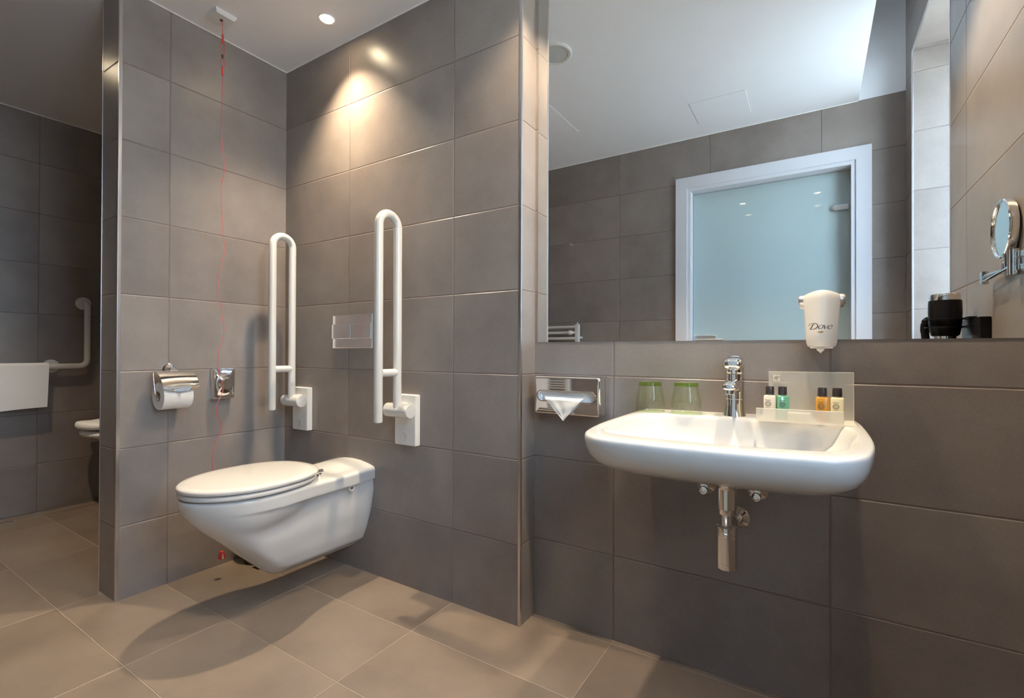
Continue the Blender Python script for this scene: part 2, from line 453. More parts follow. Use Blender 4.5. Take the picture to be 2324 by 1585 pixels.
pts = smooth_pts([(ax, 1.062, 2.155)] + [(ax + 0.003 * math.sin(7 * z), y, z) for y, z in wig[1:]], 6)
tube(bm, pts, 0.0010, 8)
link_mesh('cord', bm, 'red', pc)
for z0, z1 in ((2.285, 2.320), (2.148, 2.184)):
    bm = NB(); cyl(bm, (ax, 1.062, z0), (ax, 1.062, z1), 0.0042, seg=16); link_mesh('ferrule', bm, 'red', pc)
bm = NB(); ball(bm, (ax, 1.062, 2.228), 0.0055, 1, 1, 1.8, 14, 10); link_mesh('bead', bm, 'brown', pc)
bm = NB(); cyl(bm, (ax, ay, ZC - 0.022), (ax, ay, ZC - 0.018), 0.006, seg=20); link_mesh('cord_collar', bm, 'brown', pc)
bm = NB(); hy, hz = 1.072, 0.120
tri = [(a * .68, b * .68) for a, b in [(-0.009, 0.0), (0.009, 0.0), (0.019, -0.042), (0.014, -0.050), (-0.012, -0.050), (-0.018, -0.042)]]
loft(bm, [[(ax - 0.009, hy + a, hz + b) for a, b in tri], [(ax + 0.009, hy + a, hz + b) for a, b in tri]])
bmesh.ops.bevel(bm, geom=bm.edges[:], offset=0.002, segments=2, affect='EDGES')
hnd = link_mesh('handle', bm, 'red', pc)
bm = NB()
loft(bm, [[(ax + 0.0086, hy + a * .30, hz - 0.020 + b * .65) for a, b in ((-.012, -.016), (.012, -.016), (0.004, .016), (-.004, .016))],
          [(ax + 0.0096, hy + a * .30, hz - 0.020 + b * .65) for a, b in ((-.012, -.016), (.012, -.016), (0.004, .016), (-.004, .016))]])
link_mesh('pictogram', bm, 'plastic_matt', hnd)

# ------------------------------------------------------------------ toilet
TXC = -1.762
toilet = thing('toilet', 'long white wall hung toilet with closed lid in the tiled corner', 'toilet', (TXC, 1.2, 0.10))
zbot = [(0.743, 0.455), (0.752, 0.425), (0.773, 0.392), (0.82, 0.343), (0.888, 0.284), (0.97, 0.205), (1.03, 0.147), (1.06, 0.123), (1.095, 0.108), (1.2, 0.104), (1.453, 0.100)]
keelt = [(0.095, 0.030), (0.112, 0.040), (0.124, 0.052), (0.144, 0.068), (0.20, 0.094), (0.289, 0.122), (0.36, 0.134), (0.43, 0.142), (0.5, 0.144)]
def topw(y):
    f = 0.182 * math.sqrt(max(0, 1 - (max(0, 1.0 - y) / 0.258) ** 2))
    return f + (0.1445 - f) * sstep(1.0, 1.26, y) if y > 1.0 else f
def tsec(yq):
    y = yq + 0.0
    w = topw(y); zb = interp(zbot, y); zt = 0.472 - 0.008 * sstep(1.05, 1.25, y) + 0.004 * sstep(1.30, 1.45, y)
    zband = max(zb + 0.004, zt - 0.052)
    half = []
    nk = 26
    kf = 0.62 + 0.38 * sstep(0.76, 1.02, y)
    for i in range(nk):
        t = i / (nk - 1); t = t ** 1.5
        z = zb + (zband - zb) * t
        rnd = math.sqrt(min(1, (z - zb) / 0.045 + 0.0)) if z > zb else 0
        kw = interp(keelt, z) * kf * rnd
        # waist that widens into the wall flange
        kw *= 1 - 0.07 * sstep(0.88, 0.95, y) * (1 - sstep(1.34, 1.44, y)) * sstep(0.25, 0.36, z)
        kw *= 1 - 0.09 * (sstep(1.08, 1.20, y) - sstep(1.355, 1.40, y)) * sstep(0.14, 0.25, z)
        e = 1 - ((y - 0.985) / 0.242) ** 2 - ((z - 0.44) / 0.135) ** 2
        lw = 0.174 * math.sqrt(e) if e > 0 else 0
        d = 0.012; h = max(0, 1 - abs(kw - lw) / d)
        hw = max(kw, lw) + h * h * d * 0.25
        fr = 1 - sstep(0.83, 1.03, y)
        s_ = (zt - z) / max(1e-4, zt - zb); hf = w * max(0, 1 - s_ ** 2.2) ** 0.55
        hw = hw + max(0.0, hf - hw) * fr
        half.append((min(hw, max(0.0, w * (1 - fr) + hf * fr - 0.012 * t ** 3 * sstep(0.84, 1.08, y) - 0.0006 * t)), z))
    # band
    bz0, bz1 = zband + 0.003, max(zband + 0.0035, zt - 0.010)
    for hw, z in ((w - 0.001, bz0), *[(w, bz0 + (bz1 - bz0) * q) for q in (0.12, 0.3, 0.5, 0.7, 0.85, 1.0)], (w - 0.003, zt - 0.003), (w - 0.010, zt), (w * 0.7, zt + 0.000), (w * 0.35, zt + 0.0), (0.0, zt)):
        if zb < z < zt - 0.004 and hw > w - 0.002:
            s_ = (zt - z) / max(1e-4, zt - zb); fr = 1 - sstep(0.83, 1.03, y)
            hw = hw * (1 - fr) + fr * min(hw, w * max(0, 1 - s_ ** 2.2) ** 0.55)
        if y > 1.25:
            a = sstep(1.25, 1.42, y); u = hw / max(w, 1e-4)
            if z >= zt - 1e-6: z += 0.022 * a * (1 - u * u)
        half.append((max(0.0, hw), z))
    yo = y + 0.013 * (1 - sstep(0.75, 1.0, y))
    ring = [(TXC + hw, yo, z) for hw, z in half] + [(TXC - hw, yo, z) for hw, z in reversed(half[1:-1])]
    return ring
ys = [0.7445, 0.748, 0.754, 0.762, 0.773, 0.788, 0.806, 0.828, 0.852, 0.88, 0.91, 0.94, 0.97, 1.0, 1.03, 1.06, 1.09, 1.11, 1.13, 1.15, 1.18, 1.2, 1.23, 1.26, 1.29, 1.32, 1.34, 1.36, 1.38, 1.4, 1.42, 1.4385, 1.4525]
bm = NB(); loft(bm, [tsec(y) for y in ys])
bmesh.ops.remove_doubles(bm, verts=bm.verts[:], dist=0.0002)
bowl = link_mesh('bowl', bm, 'ceramic', toilet, angle=55)
def egg(y0, y1, hw, n=72, back=2.7, grow=0.0):
    ym = (y0 + y1) / 2 - 0.0; out = []
    for i in range(n):
        t = 2 * PI * i / n; c, s = math.cos(t), math.sin(t)
        e = 2.0 if c > 0 else back
        yy = ym - (abs(c) ** (2 / e)) * (1 if c > 0 else -1) * ((y1 - y0) / 2 + grow)
        xx = (abs(s) ** (2 / e)) * (1 if s > 0 else -1) * (hw + grow)
        out.append((TXC + xx, yy))
    return out
def slab(bm, y0, y1, hw, z0, z1, dome=0.0, back=2.7):
    rings = []
    for g, z in ((-0.008, z0), (-0.002, z0 + 0.002), (0, z0 + 0.006), (0, z1 - 0.007), (-0.0025, z1 - 0.003), (-0.008, z1)):
        rings.append([(x, y, z) for x, y in egg(y0, y1, hw, back=back, grow=g)])
    if dome:
        for f in (0.9, 0.75, 0.55, 0.3, 0.06):
            base = egg(y0, y1, hw, back=back, grow=-0.008); ym = (y0 + y1) / 2
            rings.append([(TXC + (x - TXC) * f, ym + (y - ym) * f, z1 + dome * (1 - f * f)) for x, y in base])
    loft(bm, rings)
bm = NB(); slab(bm, 0.756, 1.212, 0.188, 0.4765, 0.494, back=2.4); link_mesh('seat', bm, 'seat', toilet)
bm = NB(); slab(bm, 0.753, 1.224, 0.191, 0.4965, 0.5145, dome=0.006, back=2.4); link_mesh('lid', bm, 'seat', toilet)
for s in (-1, 1):
    bm = NB(); cyl(bm, (TXC + s * 0.078, 1.222, 0.463), (TXC + s * 0.078, 1.222, 0.480), 0.010); cyl(bm, (TXC + s * 0.078, 1.205, 0.487), (TXC + s * 0.078, 1.236, 0.487), 0.0085)
    link_mesh('hinge', bm, 'chrome', toilet)
for s in (-1, 1):
    bm = NB(); ball(bm, (TXC + s * 0.135, 0.865, 0.4742), 0.013, 1, 1.5, 0.25, 16, 8); link_mesh('seat_buffer', bm, 'seat', toilet)
for s in (-1, 1):
    bm = NB(); ox = TXC + s * 0.1295
    lathe(bm, [(0.0150, -0.012), (0.0150, 0.004), (0.0125, 0.0055), (0.0105, 0.005), (0.0100, 0.000), (0.001, 0.000)], (ox, 1.339, 0.402), (s, 0, 0), seg=28)
    cp = link_mesh('fixing_cap', bm, 'plastic', toilet)
    bm = NB(); cyl(bm, (ox, 1.339, 0.402), (ox + s * 0.004, 1.339, 0.402), 0.007, seg=6); link_mesh('fixing_bolt', bm, 'chrome', cp)

# flush plate
fp = thing('flush_plate', 'chrome dual flush plate on the tiled wall above the toilet', 'flush plate', (TXC, YT, 1.06))
bm = NB(); box(bm, -1.895, -1.629, YT - 0.010, YT, 0.987, 1.137, 0.0012, 1); link_mesh('frame', bm, 'chrome_soft', fp, angle=5)
for x0, x1 in ((-1.894, -1.7635), (-1.7610, -1.630)):
    bm = NB(); box(bm, x0, x1, YT - 0.0165, YT - 0.009, 1.0300, 1.0965, 0.0012, 1); link_mesh('flush_button', bm, 'chrome_soft', fp, angle=5)

# folding grab rails
def grab_rail(x, label):
    t = thing('grab_rail', label, 'grab rail', (x, YT, 0.69), 'folding grab rails by the toilet')
    bm = NB(); box(bm, x - 0.0575, x + 0.0575, YT - 0.030, YT, 0.589, 0.796, 0.004)
    pl = link_mesh('wall_plate', bm, 'plastic_matt', t)
    for z, r in ((0.625, 0.0180),):
        bm = NB(); lathe(bm, [(r, 0), (r, 0.0016), (r * .8, 0.0018), (r * .72, 0.0006), (0.001, 0.0004)], (x, YT - 0.030, z), (0, -1, 0), seg=28)
        link_mesh('screw_cap', bm, 'plastic', pl)
    bm = NB(); box(bm, x - 0.022, x + 0.022, YT - 0.060, YT - 0.028, 0.706, 0.764, 0.006)
    cyl(bm, (x - 0.062, 1.390, 0.735), (x + 0.062, 1.390, 0.735), 0.0285, seg=40)
    lathe(bm, [(0.0285, 0), (0.027, 0.003), (0.002, 0.004)], (x + 0.062, 1.390, 0.735), (1, 0, 0), seg=40)
    link_mesh('pivot', bm, 'plastic', t)
    y0, y1, zs = 1.281, 1.380, 1.462; rr = (y1 - y0) / 2; ym = (y0 + y1) / 2
    pts = [(x, y0, 0.704), (x, y0, 0.9), (x, y0, 1.2), (x, y0, zs)] + [(x, ym - rr * math.cos(a), zs + rr * math.sin(a)) for a in [PI * i / 16 for i in range(1, 16)]] + [(x, y1, zs), (x, y1, 1.2), (x, y1, 0.9), (x, y1, 0.745)]
    bm = NB(); tube(bm, pts, 0.0168, 24)
    cyl(bm, (x, y0, 0.700), (x, y0, 0.7045), 0.0158, seg=24)
    rail = link_mesh('rail', bm, 'plastic', t)
    for y in (y0, y1):
        bm = NB(); cyl(bm, (x, y, 1.4322), (x, y, 1.4330), 0.01695, seg=24, caps=(False, False)); link_mesh('sleeve_joint', bm, 'plastic_matt', rail)
    bm = NB(); cyl(bm, (x, y0 + 0.010, 0.888), (x, y1 - 0.006, 0.888), 0.0155, seg=24); link_mesh('crossbar', bm, 'plastic', t)
grab_rail(-2.114, 'white folding grab rail in the corner, left of the toilet')
grab_rail(-1.411, 'white folding grab rail right of the toilet, beside the flush plate')

# paper holder and roll
ph = thing('toilet_paper_holder', 'chrome toilet paper holder with curved flap on the partition', 'paper holder', (XL, 0.933, 0.89))
bm = NB(); lathe(bm, [(0.027, 0), (0.027, 0.006), (0.022, 0.012), (0.012, 0.014), (0.010, 0.030), (0.010, 0.040)], (XL, 0.933, 0.893), (1, 0, 0), seg=36)
box(bm, XL + 0.030, XL + 0.052, 0.919, 0.947, 0.886, 0.894, 0.002)
link_mesh('rosette', bm, 'chrome', ph)
RX, RZ = XL + 0.066, 0.789
bm = NB()
prof = [(0.034, 0.8925), (0.055, 0.8895), (0.076, 0.883), (0.098, 0.870), (0.115, 0.852), (0.125, 0.836), (0.1285, 0.824)]
pr = smooth_pts([(a, 0, b) for a, b in prof], 5)
n = 30
rows = []
for p in pr:
    t = (0.8925 - p.z) / 0.0685
    rows.append([(XL + p.x, 0.861 + 0.131 * j / n, p.z - 0.016 * max(0, t) ** 3 * (1 - (2 * j / n - 1) ** 2)) for j in range(n + 1)])
V = [[bm.verts.new(q) for q in r] for r in rows]
for a, b in zip(V, V[1:]):
    for j in range(n): bm.faces.new((a[j], a[j + 1], b[j + 1], b[j]))
bmesh.ops.recalc_face_normals(bm, faces=bm.faces[:])
bmesh.ops.solidify(bm, geom=bm.faces[:], thickness=0.0015)
link_mesh('flap', bm, 'chrome', ph)
bm = NB()
tube(bm, fillet([(XL + 0.045, 0.90, 0.888), (XL + 0.045, 0.858, 0.888), (RX, 0.858, RZ + 0.006), (RX, 0.985, RZ + 0.006)], 0.012), 0.0032, 12)
link_mesh('roll_bar', bm, 'chrome', ph)
roll = thing('toilet_paper_roll', 'white toilet paper roll with folded point hanging in the chrome holder', 'toilet paper', (RX, 0.92, RZ - 0.055))
def ann(bm, c, ri, ro, y0, y1, seg=56):
    lathe(bm, [(ri, y0), (ro - 0.002, y0), (ro, y0 + 0.002), (ro, y1 - 0.002), (ro - 0.002, y1), (ri, y1)], c, (0, 1, 0), seg=seg, cap0=False, cap1=False)
bm = NB(); ann(bm, (RX, 0, RZ), 0.0205, 0.0545, 0.868, 0.975); link_mesh('paper', bm, 'paper', roll)
bm = NB(); lathe(bm, [(0.0195, 0.868), (0.0206, 0.868), (0.0206, 0.975), (0.0195, 0.975), (0.0195, 0.868)], (RX, 0, RZ), (0, 1, 0), seg=40, cap0=False, cap1=False); link_mesh('core', bm, 'card', roll)
bm = NB()
rows = []
for i in range(9):
    a = math.radians(46 - i * 6.5); w = 0.024 * (1 - i / 8) + 0.0006
    rows.append([(RX + 0.0552 * math.cos(a), 0.9215 + s * w, RZ + 0.0552 * math.sin(a)) for s in (-1, -0.5, 0, 0.5, 1)])
V = [[bm.verts.new(q) for q in r] for r in rows]
for a, b in zip(V, V[1:]):
    for j in range(4): bm.faces.new((a[j], a[j + 1], b[j + 1], b[j]))
bmesh.ops.solidify(bm, geom=bm.faces[:], thickness=0.0009)
link_mesh('folded_point', bm, 'paper', roll)

# chrome square plate with knob
dl = thing('wall_control', 'square chrome wall plate with a round knob beside the paper holder', 'wall control', (XL, 1.137, 0.825))
y0, y1, z0, z1 = 1.094, 1.185, 0.758, 0.893
bm = NB(); box(bm, XL, XL + 0.034, y0, y1, z0, z1, 0.0025)
pl = link_mesh('plate', bm, 'chrome', dl)
bm = NB(); yc, zc = 1.1385, 0.825
rings = []
for f in range(9):
    t = f / 8; ring = []
    for i in range(64):
        a = 2 * PI * i / 64; c, s = math.cos(a), math.sin(a)
        k1 = 1 / max(abs(c), abs(s)); sq = (c * k1 * (y1 - y0) / 2 * .95, s * k1 * (z1 - z0) / 2 * .96); ci = (c * 0.021, s * 0.021)
        tt = t
        ring.append((XL + 0.034 + 0.016 * t ** 2, yc + sq[0] * (1 - tt) + ci[0] * tt, zc + sq[1] * (1 - tt) + ci[1] * tt))
    rings.append(ring)
loft(bm, rings, cap0=False); link_mesh('flared_cover', bm, 'chrome', dl, angle=60)
bm = NB(); lathe(bm, [(0.020, 0.0), (0.0265, 0.004), (0.0275, 0.014), (0.0265, 0.0175), (0.0245, 0.019), (0.001, 0.0191)], (XL + 0.047, yc, zc), (1, 0, 0), seg=40); link_mesh('knob', bm, 'chrome', dl, angle=18)

# ------------------------------------------------------------------ bin behind the toilet
bx, by = -2.188, 1.290
bn = thing('pedal_bin', 'small black round pedal bin on the floor behind the toilet', 'bin', (bx, by, 0))
bm = NB(); lathe(bm, [(0.082, 0.0), (0.084, 0.006), (0.086, 0.10), (0.088, 0.235)], (bx, by, 0), seg=44); link_mesh('body', bm, 'bin', bn)
bm = NB(); lathe(bm, [(0.089, 0.236), (0.089, 0.244), (0.075, 0.258), (0.04, 0.268), (0.001, 0.271)], (bx, by, 0), seg=44); link_mesh('lid', bm, 'bin', bn)
bm = NB(); box(bm, bx + 0.055, bx + 0.105, by - 0.085, by - 0.06, 0.012, 0.018, 0.003); link_mesh('pedal', bm, 'chrome', bn)

# ------------------------------------------------------------------ wash basin
BX = -0.183; TILT = 0.0115
def tz(x): return TILT * (x - BX)
def tilt(bm):
    for v in bm.verts: v.co.z += tz(v.co.x)
half = [(0.0, 0.943), (0.10, 0.946), (0.185, 0.957), (0.232, 0.976), (0.262, 1.020), (0.277, 1.09), (0.2855, 1.18), (0.2875, 1.30), (0.285, 1.45), (0.277, 1.5562)]
hs = smooth_pts([(a, b, 0) for a, b in half], 14)
outer = [(BX + p.x, p.y) for p in hs] + [(BX + 0.277 * (1 - i / 20), 1.5562) for i in range(1, 20)]
outer += [(2 * BX - x, y) for x, y in reversed(outer)]
ih = [(0.0, 1.018), (0.10, 1.022), (0.19, 1.036), (0.232, 1.070), (0.256, 1.15), (0.262, 1.27), (0.256, 1.36), (0.238, 1.415), (0.20, 1.442), (0.12, 1.452), (0.0, 1.454)]
isp = smooth_pts([(a, b, 0) for a, b in ih], 12)
inner = [(BX + p.x, p.y) for p in isp]; inner += [(2 * BX - x, y) for x, y in reversed(inner[1:-1])]
CY = 1.25; NR = 160
def hit(poly, ang):
    d = (math.cos(ang), math.sin(ang)); best = None
    for (x0, y0), (x1, y1) in zip(poly, poly[1:] + poly[:1]):
        ex, ey = x1 - x0, y1 - y0; den = d[0] * ey - d[1] * ex
        if abs(den) < 1e-12: continue
        ax_, ay_ = x0 - BX, y0 - CY
        t = (ax_ * ey - ay_ * ex) / den; u = (ax_ * d[1] - ay_ * d[0]) / den
        if t > 0 and -1e-6 <= u <= 1 + 1e-6 and (best is None or t > best): best = t
    return (BX + d[0] * best, CY + d[1] * best)
angs = [2 * PI * i / NR + 0.003 for i in range(NR)]
O = [hit(outer, a) for a in angs]; I = [hit(inner, a) for a in angs]
def so(s, z): return [(BX + (x - BX) * s, 1.5562 + (y - 1.5562) * s, z) for x, y in O]
def si(s, z, cy=1.27): return [(BX + (x - BX) * s, cy + (y - cy) * s, z) for x, y in I]
def mixr(t, z): return [(a[0] * (1 - t) + b[0] * t, a[1] * (1 - t) + b[1] * t, z) for a, b in zip(O, I)]
ZR = 0.7925
under = [(0.10, 0.630), (0.25, 0.6315), (0.42, 0.640), (0.58, 0.663), (0.70, 0.680), (0.79, 0.6945), (0.86, 0.7065), (0.915, 0.719), (0.955, 0.732), (0.98, 0.748), (0.992, 0.762), (0.999, 0.776), (1.0, 0.783)]
rings = [so(s, z) for s, z in under]
rings += [so(0.998, 0.788), so(0.993, 0.7912), so(0.984, 0.7925), mixr(0.45, ZR), mixr(0.82, ZR), mixr(0.95, ZR - 0.0008), mixr(1.0, ZR - 0.0035)]
rings += [si(0.985, 0.782), si(0.965, 0.765), si(0.93, 0.742), si(0.87, 0.722), si(0.77, 0.708), si(0.6, 0.700), si(0.4, 0.696), si(0.2, 0.694), si(0.09, 0.692)]
bm = NB(); loft(bm, rings); tilt(bm)
basin = thing('wash_basin', 'white wall hung ceramic wash basin under the mirror', 'basin', (BX, YB, 0.7))
link_mesh('bowl', bm, 'ceramic', basin, angle=50)
bm = NB(); lathe(bm, [(0.030, 0), (0.030, 0.003), (0.024, 0.006), (0.001, 0.008)], (BX, 1.27, 0.693), seg=36); link_mesh('drain_plug', bm, 'chrome', basin)

# faucet
FX, FY = -0.191, 1.500; FZ = ZR + tz(FX)
fc = thing('basin_faucet', 'chrome single lever faucet on the back of the basin', 'faucet', (FX, FY, FZ))
bm = NB(); lathe(bm, [(0.0295, 0.0), (0.0290, 0.003), (0.0262, 0.020), (0.0250, 0.045), (0.0250, 0.048), (0.0262, 0.049), (0.0255, 0.075), (0.0248, 0.118)], (FX, FY, FZ), seg=48)
link_mesh('body', bm, 'chrome', fc)
def sq_ring(c, d, w, h, n=28, e=3.0):
    d = Vector(d).normalized(); u, v = frame_of(d); up = Vector((0, 0, 1)); sidev = d.cross(up).normalized(); upv = sidev.cross(d)
    out = []
    for i in range(n):
        a = 2 * PI * i / n; c_, s_ = math.cos(a), math.sin(a)
        out.append(Vector(c) + sidev * (w * abs(c_) ** (2 / e) * (1 if c_ > 0 else -1)) + upv * (h * abs(s_) ** (2 / e) * (1 if s_ > 0 else -1)))
    return out
bm = NB()
sp_ = [((FX, FY + 0.005, FZ + 0.085), 0.0225, 0.017), ((FX, FY - 0.030, FZ + 0.089), 0.0215, 0.0155), ((FX, FY - 0.065, FZ + 0.0905), 0.0205, 0.0140), ((FX, FY - 0.098, FZ + 0.0905), 0.0190, 0.0125), ((FX, FY - 0.111, FZ + 0.0895), 0.0165, 0.0105), ((FX, FY - 0.117, FZ + 0.0885), 0.0135, 0.0080), ((FX, FY - 0.1195, FZ + 0.0878), 0.0085, 0.0045)]
loft(bm, [sq_ring(c, (0, -1, 0.10), w, h) for c, w, h in sp_]); link_mesh('spout', bm, 'chrome', fc)
bm = NB(); lathe(bm, [(0.0125, 0), (0.0125, 0.012), (0.0105, 0.013), (0.010, 0.010), (0.001, 0.010)], (FX, FY - 0.094, FZ + 0.0795), (0, -0.08, -1), seg=28); link_mesh('aerator', bm, 'chrome', fc)
bm = NB(); lathe(bm, [(0.0245, 0.121), (0.0265, 0.124), (0.0268, 0.145), (0.0258, 0.155), (0.022, 0.165), (0.014, 0.171), (0.001, 0.173)], (FX, FY, FZ), seg=44)
link_mesh('lever_cap', bm, 'chrome', fc)
bm = NB()
lv = [((FX, FY + 0.004, FZ + 0.149), 0.0260, 0.0200), ((FX, FY - 0.024, FZ + 0.149), 0.0262, 0.0190), ((FX, FY - 0.042, FZ + 0.1485), 0.0252, 0.0165), ((FX, FY - 0.052, FZ + 0.148), 0.0228, 0.0135), ((FX, FY - 0.0565, FZ + 0.1475), 0.0185, 0.0100), ((FX, FY - 0.0585, FZ + 0.147), 0.0125, 0.0060)]
loft(bm, [sq_ring(c, (0, -1, 0.0), w, h, e=2.9) for c, w, h in lv]); link_mesh('lever', bm, 'chrome', fc)

# bottle trap, valves
TXp, TYp = -0.192, 1.36
tr = thing('bottle_trap', 'chrome bottle trap hanging below the wash basin', 'drain trap', (TXp, TYp, 0.41))
bm = NB(); lathe(bm, [(0.046, 0.634), (0.046, 0.630), (0.036, 0.624), (0.0245, 0.620), (0.0240, 0.617)], (TXp, TYp, 0), seg=40); link_mesh('flange', bm, 'chrome', tr)
bm = NB(); lathe(bm, [(0.0238, 0.619), (0.0238, 0.566), (0.0228, 0.565), (0.0222, 0.564), (0.0222, 0.5535), (0.0215, 0.552), (0.0150, 0.552), (0.0150, 0.516)], (TXp, TYp, 0), seg=40); link_mesh('tailpipe', bm, 'chrome', tr)
bm = NB(); lathe(bm, [(0.0155, 0.5225), (0.018, 0.521), (0.0255, 0.519), (0.0258, 0.516), (0.0258, 0.500), (0.0250, 0.4995), (0.0250, 0.4985), (0.0256, 0.498), (0.0256, 0.427), (0.0250, 0.4265), (0.0250, 0.4255), (0.0256, 0.425), (0.0256, 0.412), (0.024, 0.410), (0.001, 0.410)], (TXp, TYp, 0), seg=40, cap0=False); link_mesh('cup', bm, 'chrome', tr)
bm = NB(); cyl(bm, (TXp, TYp + 0.015, 0.504), (TXp, YB, 0.486), 0.0150, seg=28); link_mesh('outlet_pipe', bm, 'chrome', tr)
bm = NB(); lathe(bm, [(0.0335, 0), (0.0335, 0.003), (0.030, 0.008), (0.018, 0.014), (0.016, 0.016)], (TXp + 0.003, YB, 0.4855), (0, -1, 0), seg=40); link_mesh('wall_rosette', bm, 'chrome', tr)
def valve(x, z, label):
    t = thing('angle_valve', label, 'valve', (x, YB, z), 'chrome angle valves under the basin')
    bm = NB(); lathe(bm, [(0.0275, 0), (0.0275, 0.003), (0.024, 0.008), (0.013, 0.013), (0.010, 0.016), (0.010, 0.04)], (x, YB, z), (0, -1, 0), seg=36); link_mesh('rosette', bm, 'chrome', t)
    bm = NB(); lathe(bm, [(0.0105, 0.034), (0.0125, 0.038), (0.0125, 0.052), (0.0110, 0.055), (0.0075, 0.0555), (0.0065, 0.051), (0.001, 0.051)], (x, YB, z - 0.006), (0, -1, 0), seg=12); link_mesh('knob', bm, 'chrome', t)
    bm = NB(); cyl(bm, (x, YB - 0.028, z), (x, YB - 0.028, 0.640), 0.005, seg=14); link_mesh('supply_pipe', bm, 'chrome', t)
valve(-0.276, 0.570, 'chrome angle valve on the wall left of the bottle trap')
valve(-0.136, 0.572, 'chrome angle valve on the wall right of the bottle trap')

# glasses
def tumbler(x, y, label):
    z = ZR + tz(x) + 0.0002
    t = thing('drinking_glass', label, 'glass', (x, y, z), 'upside-down glasses on the basin')
    def fl(tt, h):
        a = sstep(0.034, 0.040, h) * (1 - sstep(0.074, 0.082, h))
        return 1 - 0.035 * a * (1 - abs(math.cos(5 * tt)))
    bm = NB()
    prof = [(0.0395, 0.0), (0.0425, 0.001), (0.0432, 0.004), (0.0430, 0.030), (0.0434, 0.0335), (0.0436, 0.0350), (0.0415, 0.0370), (0.0393, 0.055), (0.0355, 0.076), (0.0345, 0.0805), (0.0300, 0.0805), (0.0320, 0.072), (0.0370, 0.052), (0.0398, 0.036), (0.0405, 0.004), (0.0395, 0.0)]
    lathe(bm, prof, (x, y, z), seg=60, mod=fl, cap0=False, cap1=False)
    bmesh.ops.remove_doubles(bm, verts=bm.verts[:], dist=1e-5)
    link_mesh('wall', bm, 'glass', t, angle=40)
    bm = NB(); lathe(bm, [(0.0298, 0.0800), (0.0345, 0.0812), (0.0338, 0.0895), (0.0315, 0.0915), (0.001, 0.0905)], (x, y, z), seg=60); link_mesh('base', bm, 'glass_base', t)
tumbler(-0.4265, 1.482, 'left upside-down green tinted drinking glass near the tissue box')
tumbler(-0.3200, 1.482, 'right upside-down green tinted drinking glass nearer the faucet')

# acrylic tray with toiletries
AY0, AY1 = 1.404, 1.494
at = thing('acrylic_tray', 'clear acrylic toiletries tray with tall back on the basin', 'tray', (-0.02, 1.45, ZR))
def tbox(*b, bev=0.0):
    bm = NB(); box(bm, *b, bev); tilt(bm); return bm
link_mesh('base', tbox(-0.128, 0.0875, AY0, AY1 + 0.003, ZR + 0.0003, ZR + 0.003), 'frost', at)
bm = NB()
def lean(x0, x1, yb, yt, zb, zt, th):
    bm = NB(); q = [(yb, zb), (yb + th, zb), (yt + th, zt), (yt, zt)]
    loft(bm, [[(x0, a, b) for a, b in q], [(x1, a, b) for a, b in q]]); tilt(bm); return bm
BP = link_mesh('back_panel', lean(-0.1045, 0.0865, AY1, AY1 + 0.004, ZR + 0.003, ZR + 0.126, 0.003), 'acrylic', at)
link_mesh('polished_edge', lean(-0.1045, 0.0865, AY1 + 0.004, AY1 + 0.004, ZR + 0.126, ZR + 0.1272, 0.003), 'acrylic_edge', BP)
bm = lean(0.0865, 0.0875, AY1, AY1 + 0.004, ZR + 0.003, ZR + 0.1272, 0.003); link_mesh('polished_edge', bm, 'acrylic_edge', BP)
FL = link_mesh('front_lip', lean(-0.127, 0.0625, AY0, AY0 - 0.004, ZR + 0.003, ZR + 0.034, 0.003), 'frost', at)
link_mesh('polished_edge', lean(-0.127, 0.0625, AY0 - 0.004, AY0 - 0.004, ZR + 0.034, ZR + 0.0350, 0.003), 'acrylic_edge', FL)
# logo card on the back panel
cw, chh, cxx, czz = 0.0175, 0.0175, -0.094, ZR + 0.100
bm = NB(); box(bm, cxx, cxx + cw, AY1 - 0.0002, AY1 + 0.0028, czz, czz + chh); tilt(bm)
lc = link_mesh('logo_card', bm, 'label_card', BP)
def ribbon(strokes, to3d, thick):
    """strokes: list of [(a, b, width)] in drawing units; to3d maps (a, b, lift) to a point"""
    bm = NB()
    for s in strokes:
        P = smooth_pts([(a, b, w) for a, b, w in s], 8)
        L_, R_ = [], []
        for i, p in enumerate(P):
            q0, q1 = P[max(0, i - 1)], P[min(len(P) - 1, i + 1)]
            dx, dy = q1.x - q0.x, q1.y - q0.y; l = math.hypot(dx, dy) or 1
            nx, ny = -dy / l, dx / l; w = max(p.z, 0.1) / 2
            L_.append((p.x + nx * w, p.y + ny * w)); R_.append((p.x - nx * w, p.y - ny * w))
        vt = [(bm.verts.new(to3d(*a, thick)), bm.verts.new(to3d(*b, thick)), bm.verts.new(to3d(*a, 0)), bm.verts.new(to3d(*b, 0))) for a, b in zip(L_, R_)]
        for u, v in zip(vt, vt[1:]):
            bm.faces.new((u[0], u[1], v[1], v[0])); bm.faces.new((u[0], v[0], v[2], u[2])); bm.faces.new((u[1], u[3], v[3], v[1]))
    return bm
def cardmap(a, b, lift):
    x = cxx + (a - 550) / 690 * cw; z = czz + chh - (b - 475) / 650 * chh
    return (x, AY1 - 0.0003 - lift, z + tz(x))
bm = ribbon([[(870, 560, 30), (810, 620, 60), (770, 760, 65), (735, 960, 45)], [(1030, 520, 30), (970, 620, 60), (930, 800, 70), (890, 1050, 50)],
             [(640, 830, 15), (720, 760, 45), (850, 725, 55), (1000, 690, 55), (1150, 665, 60), (1240, 665, 70)]], cardmap, 0.0002)
link_mesh('script_letter', bm, 'taupe', lc)

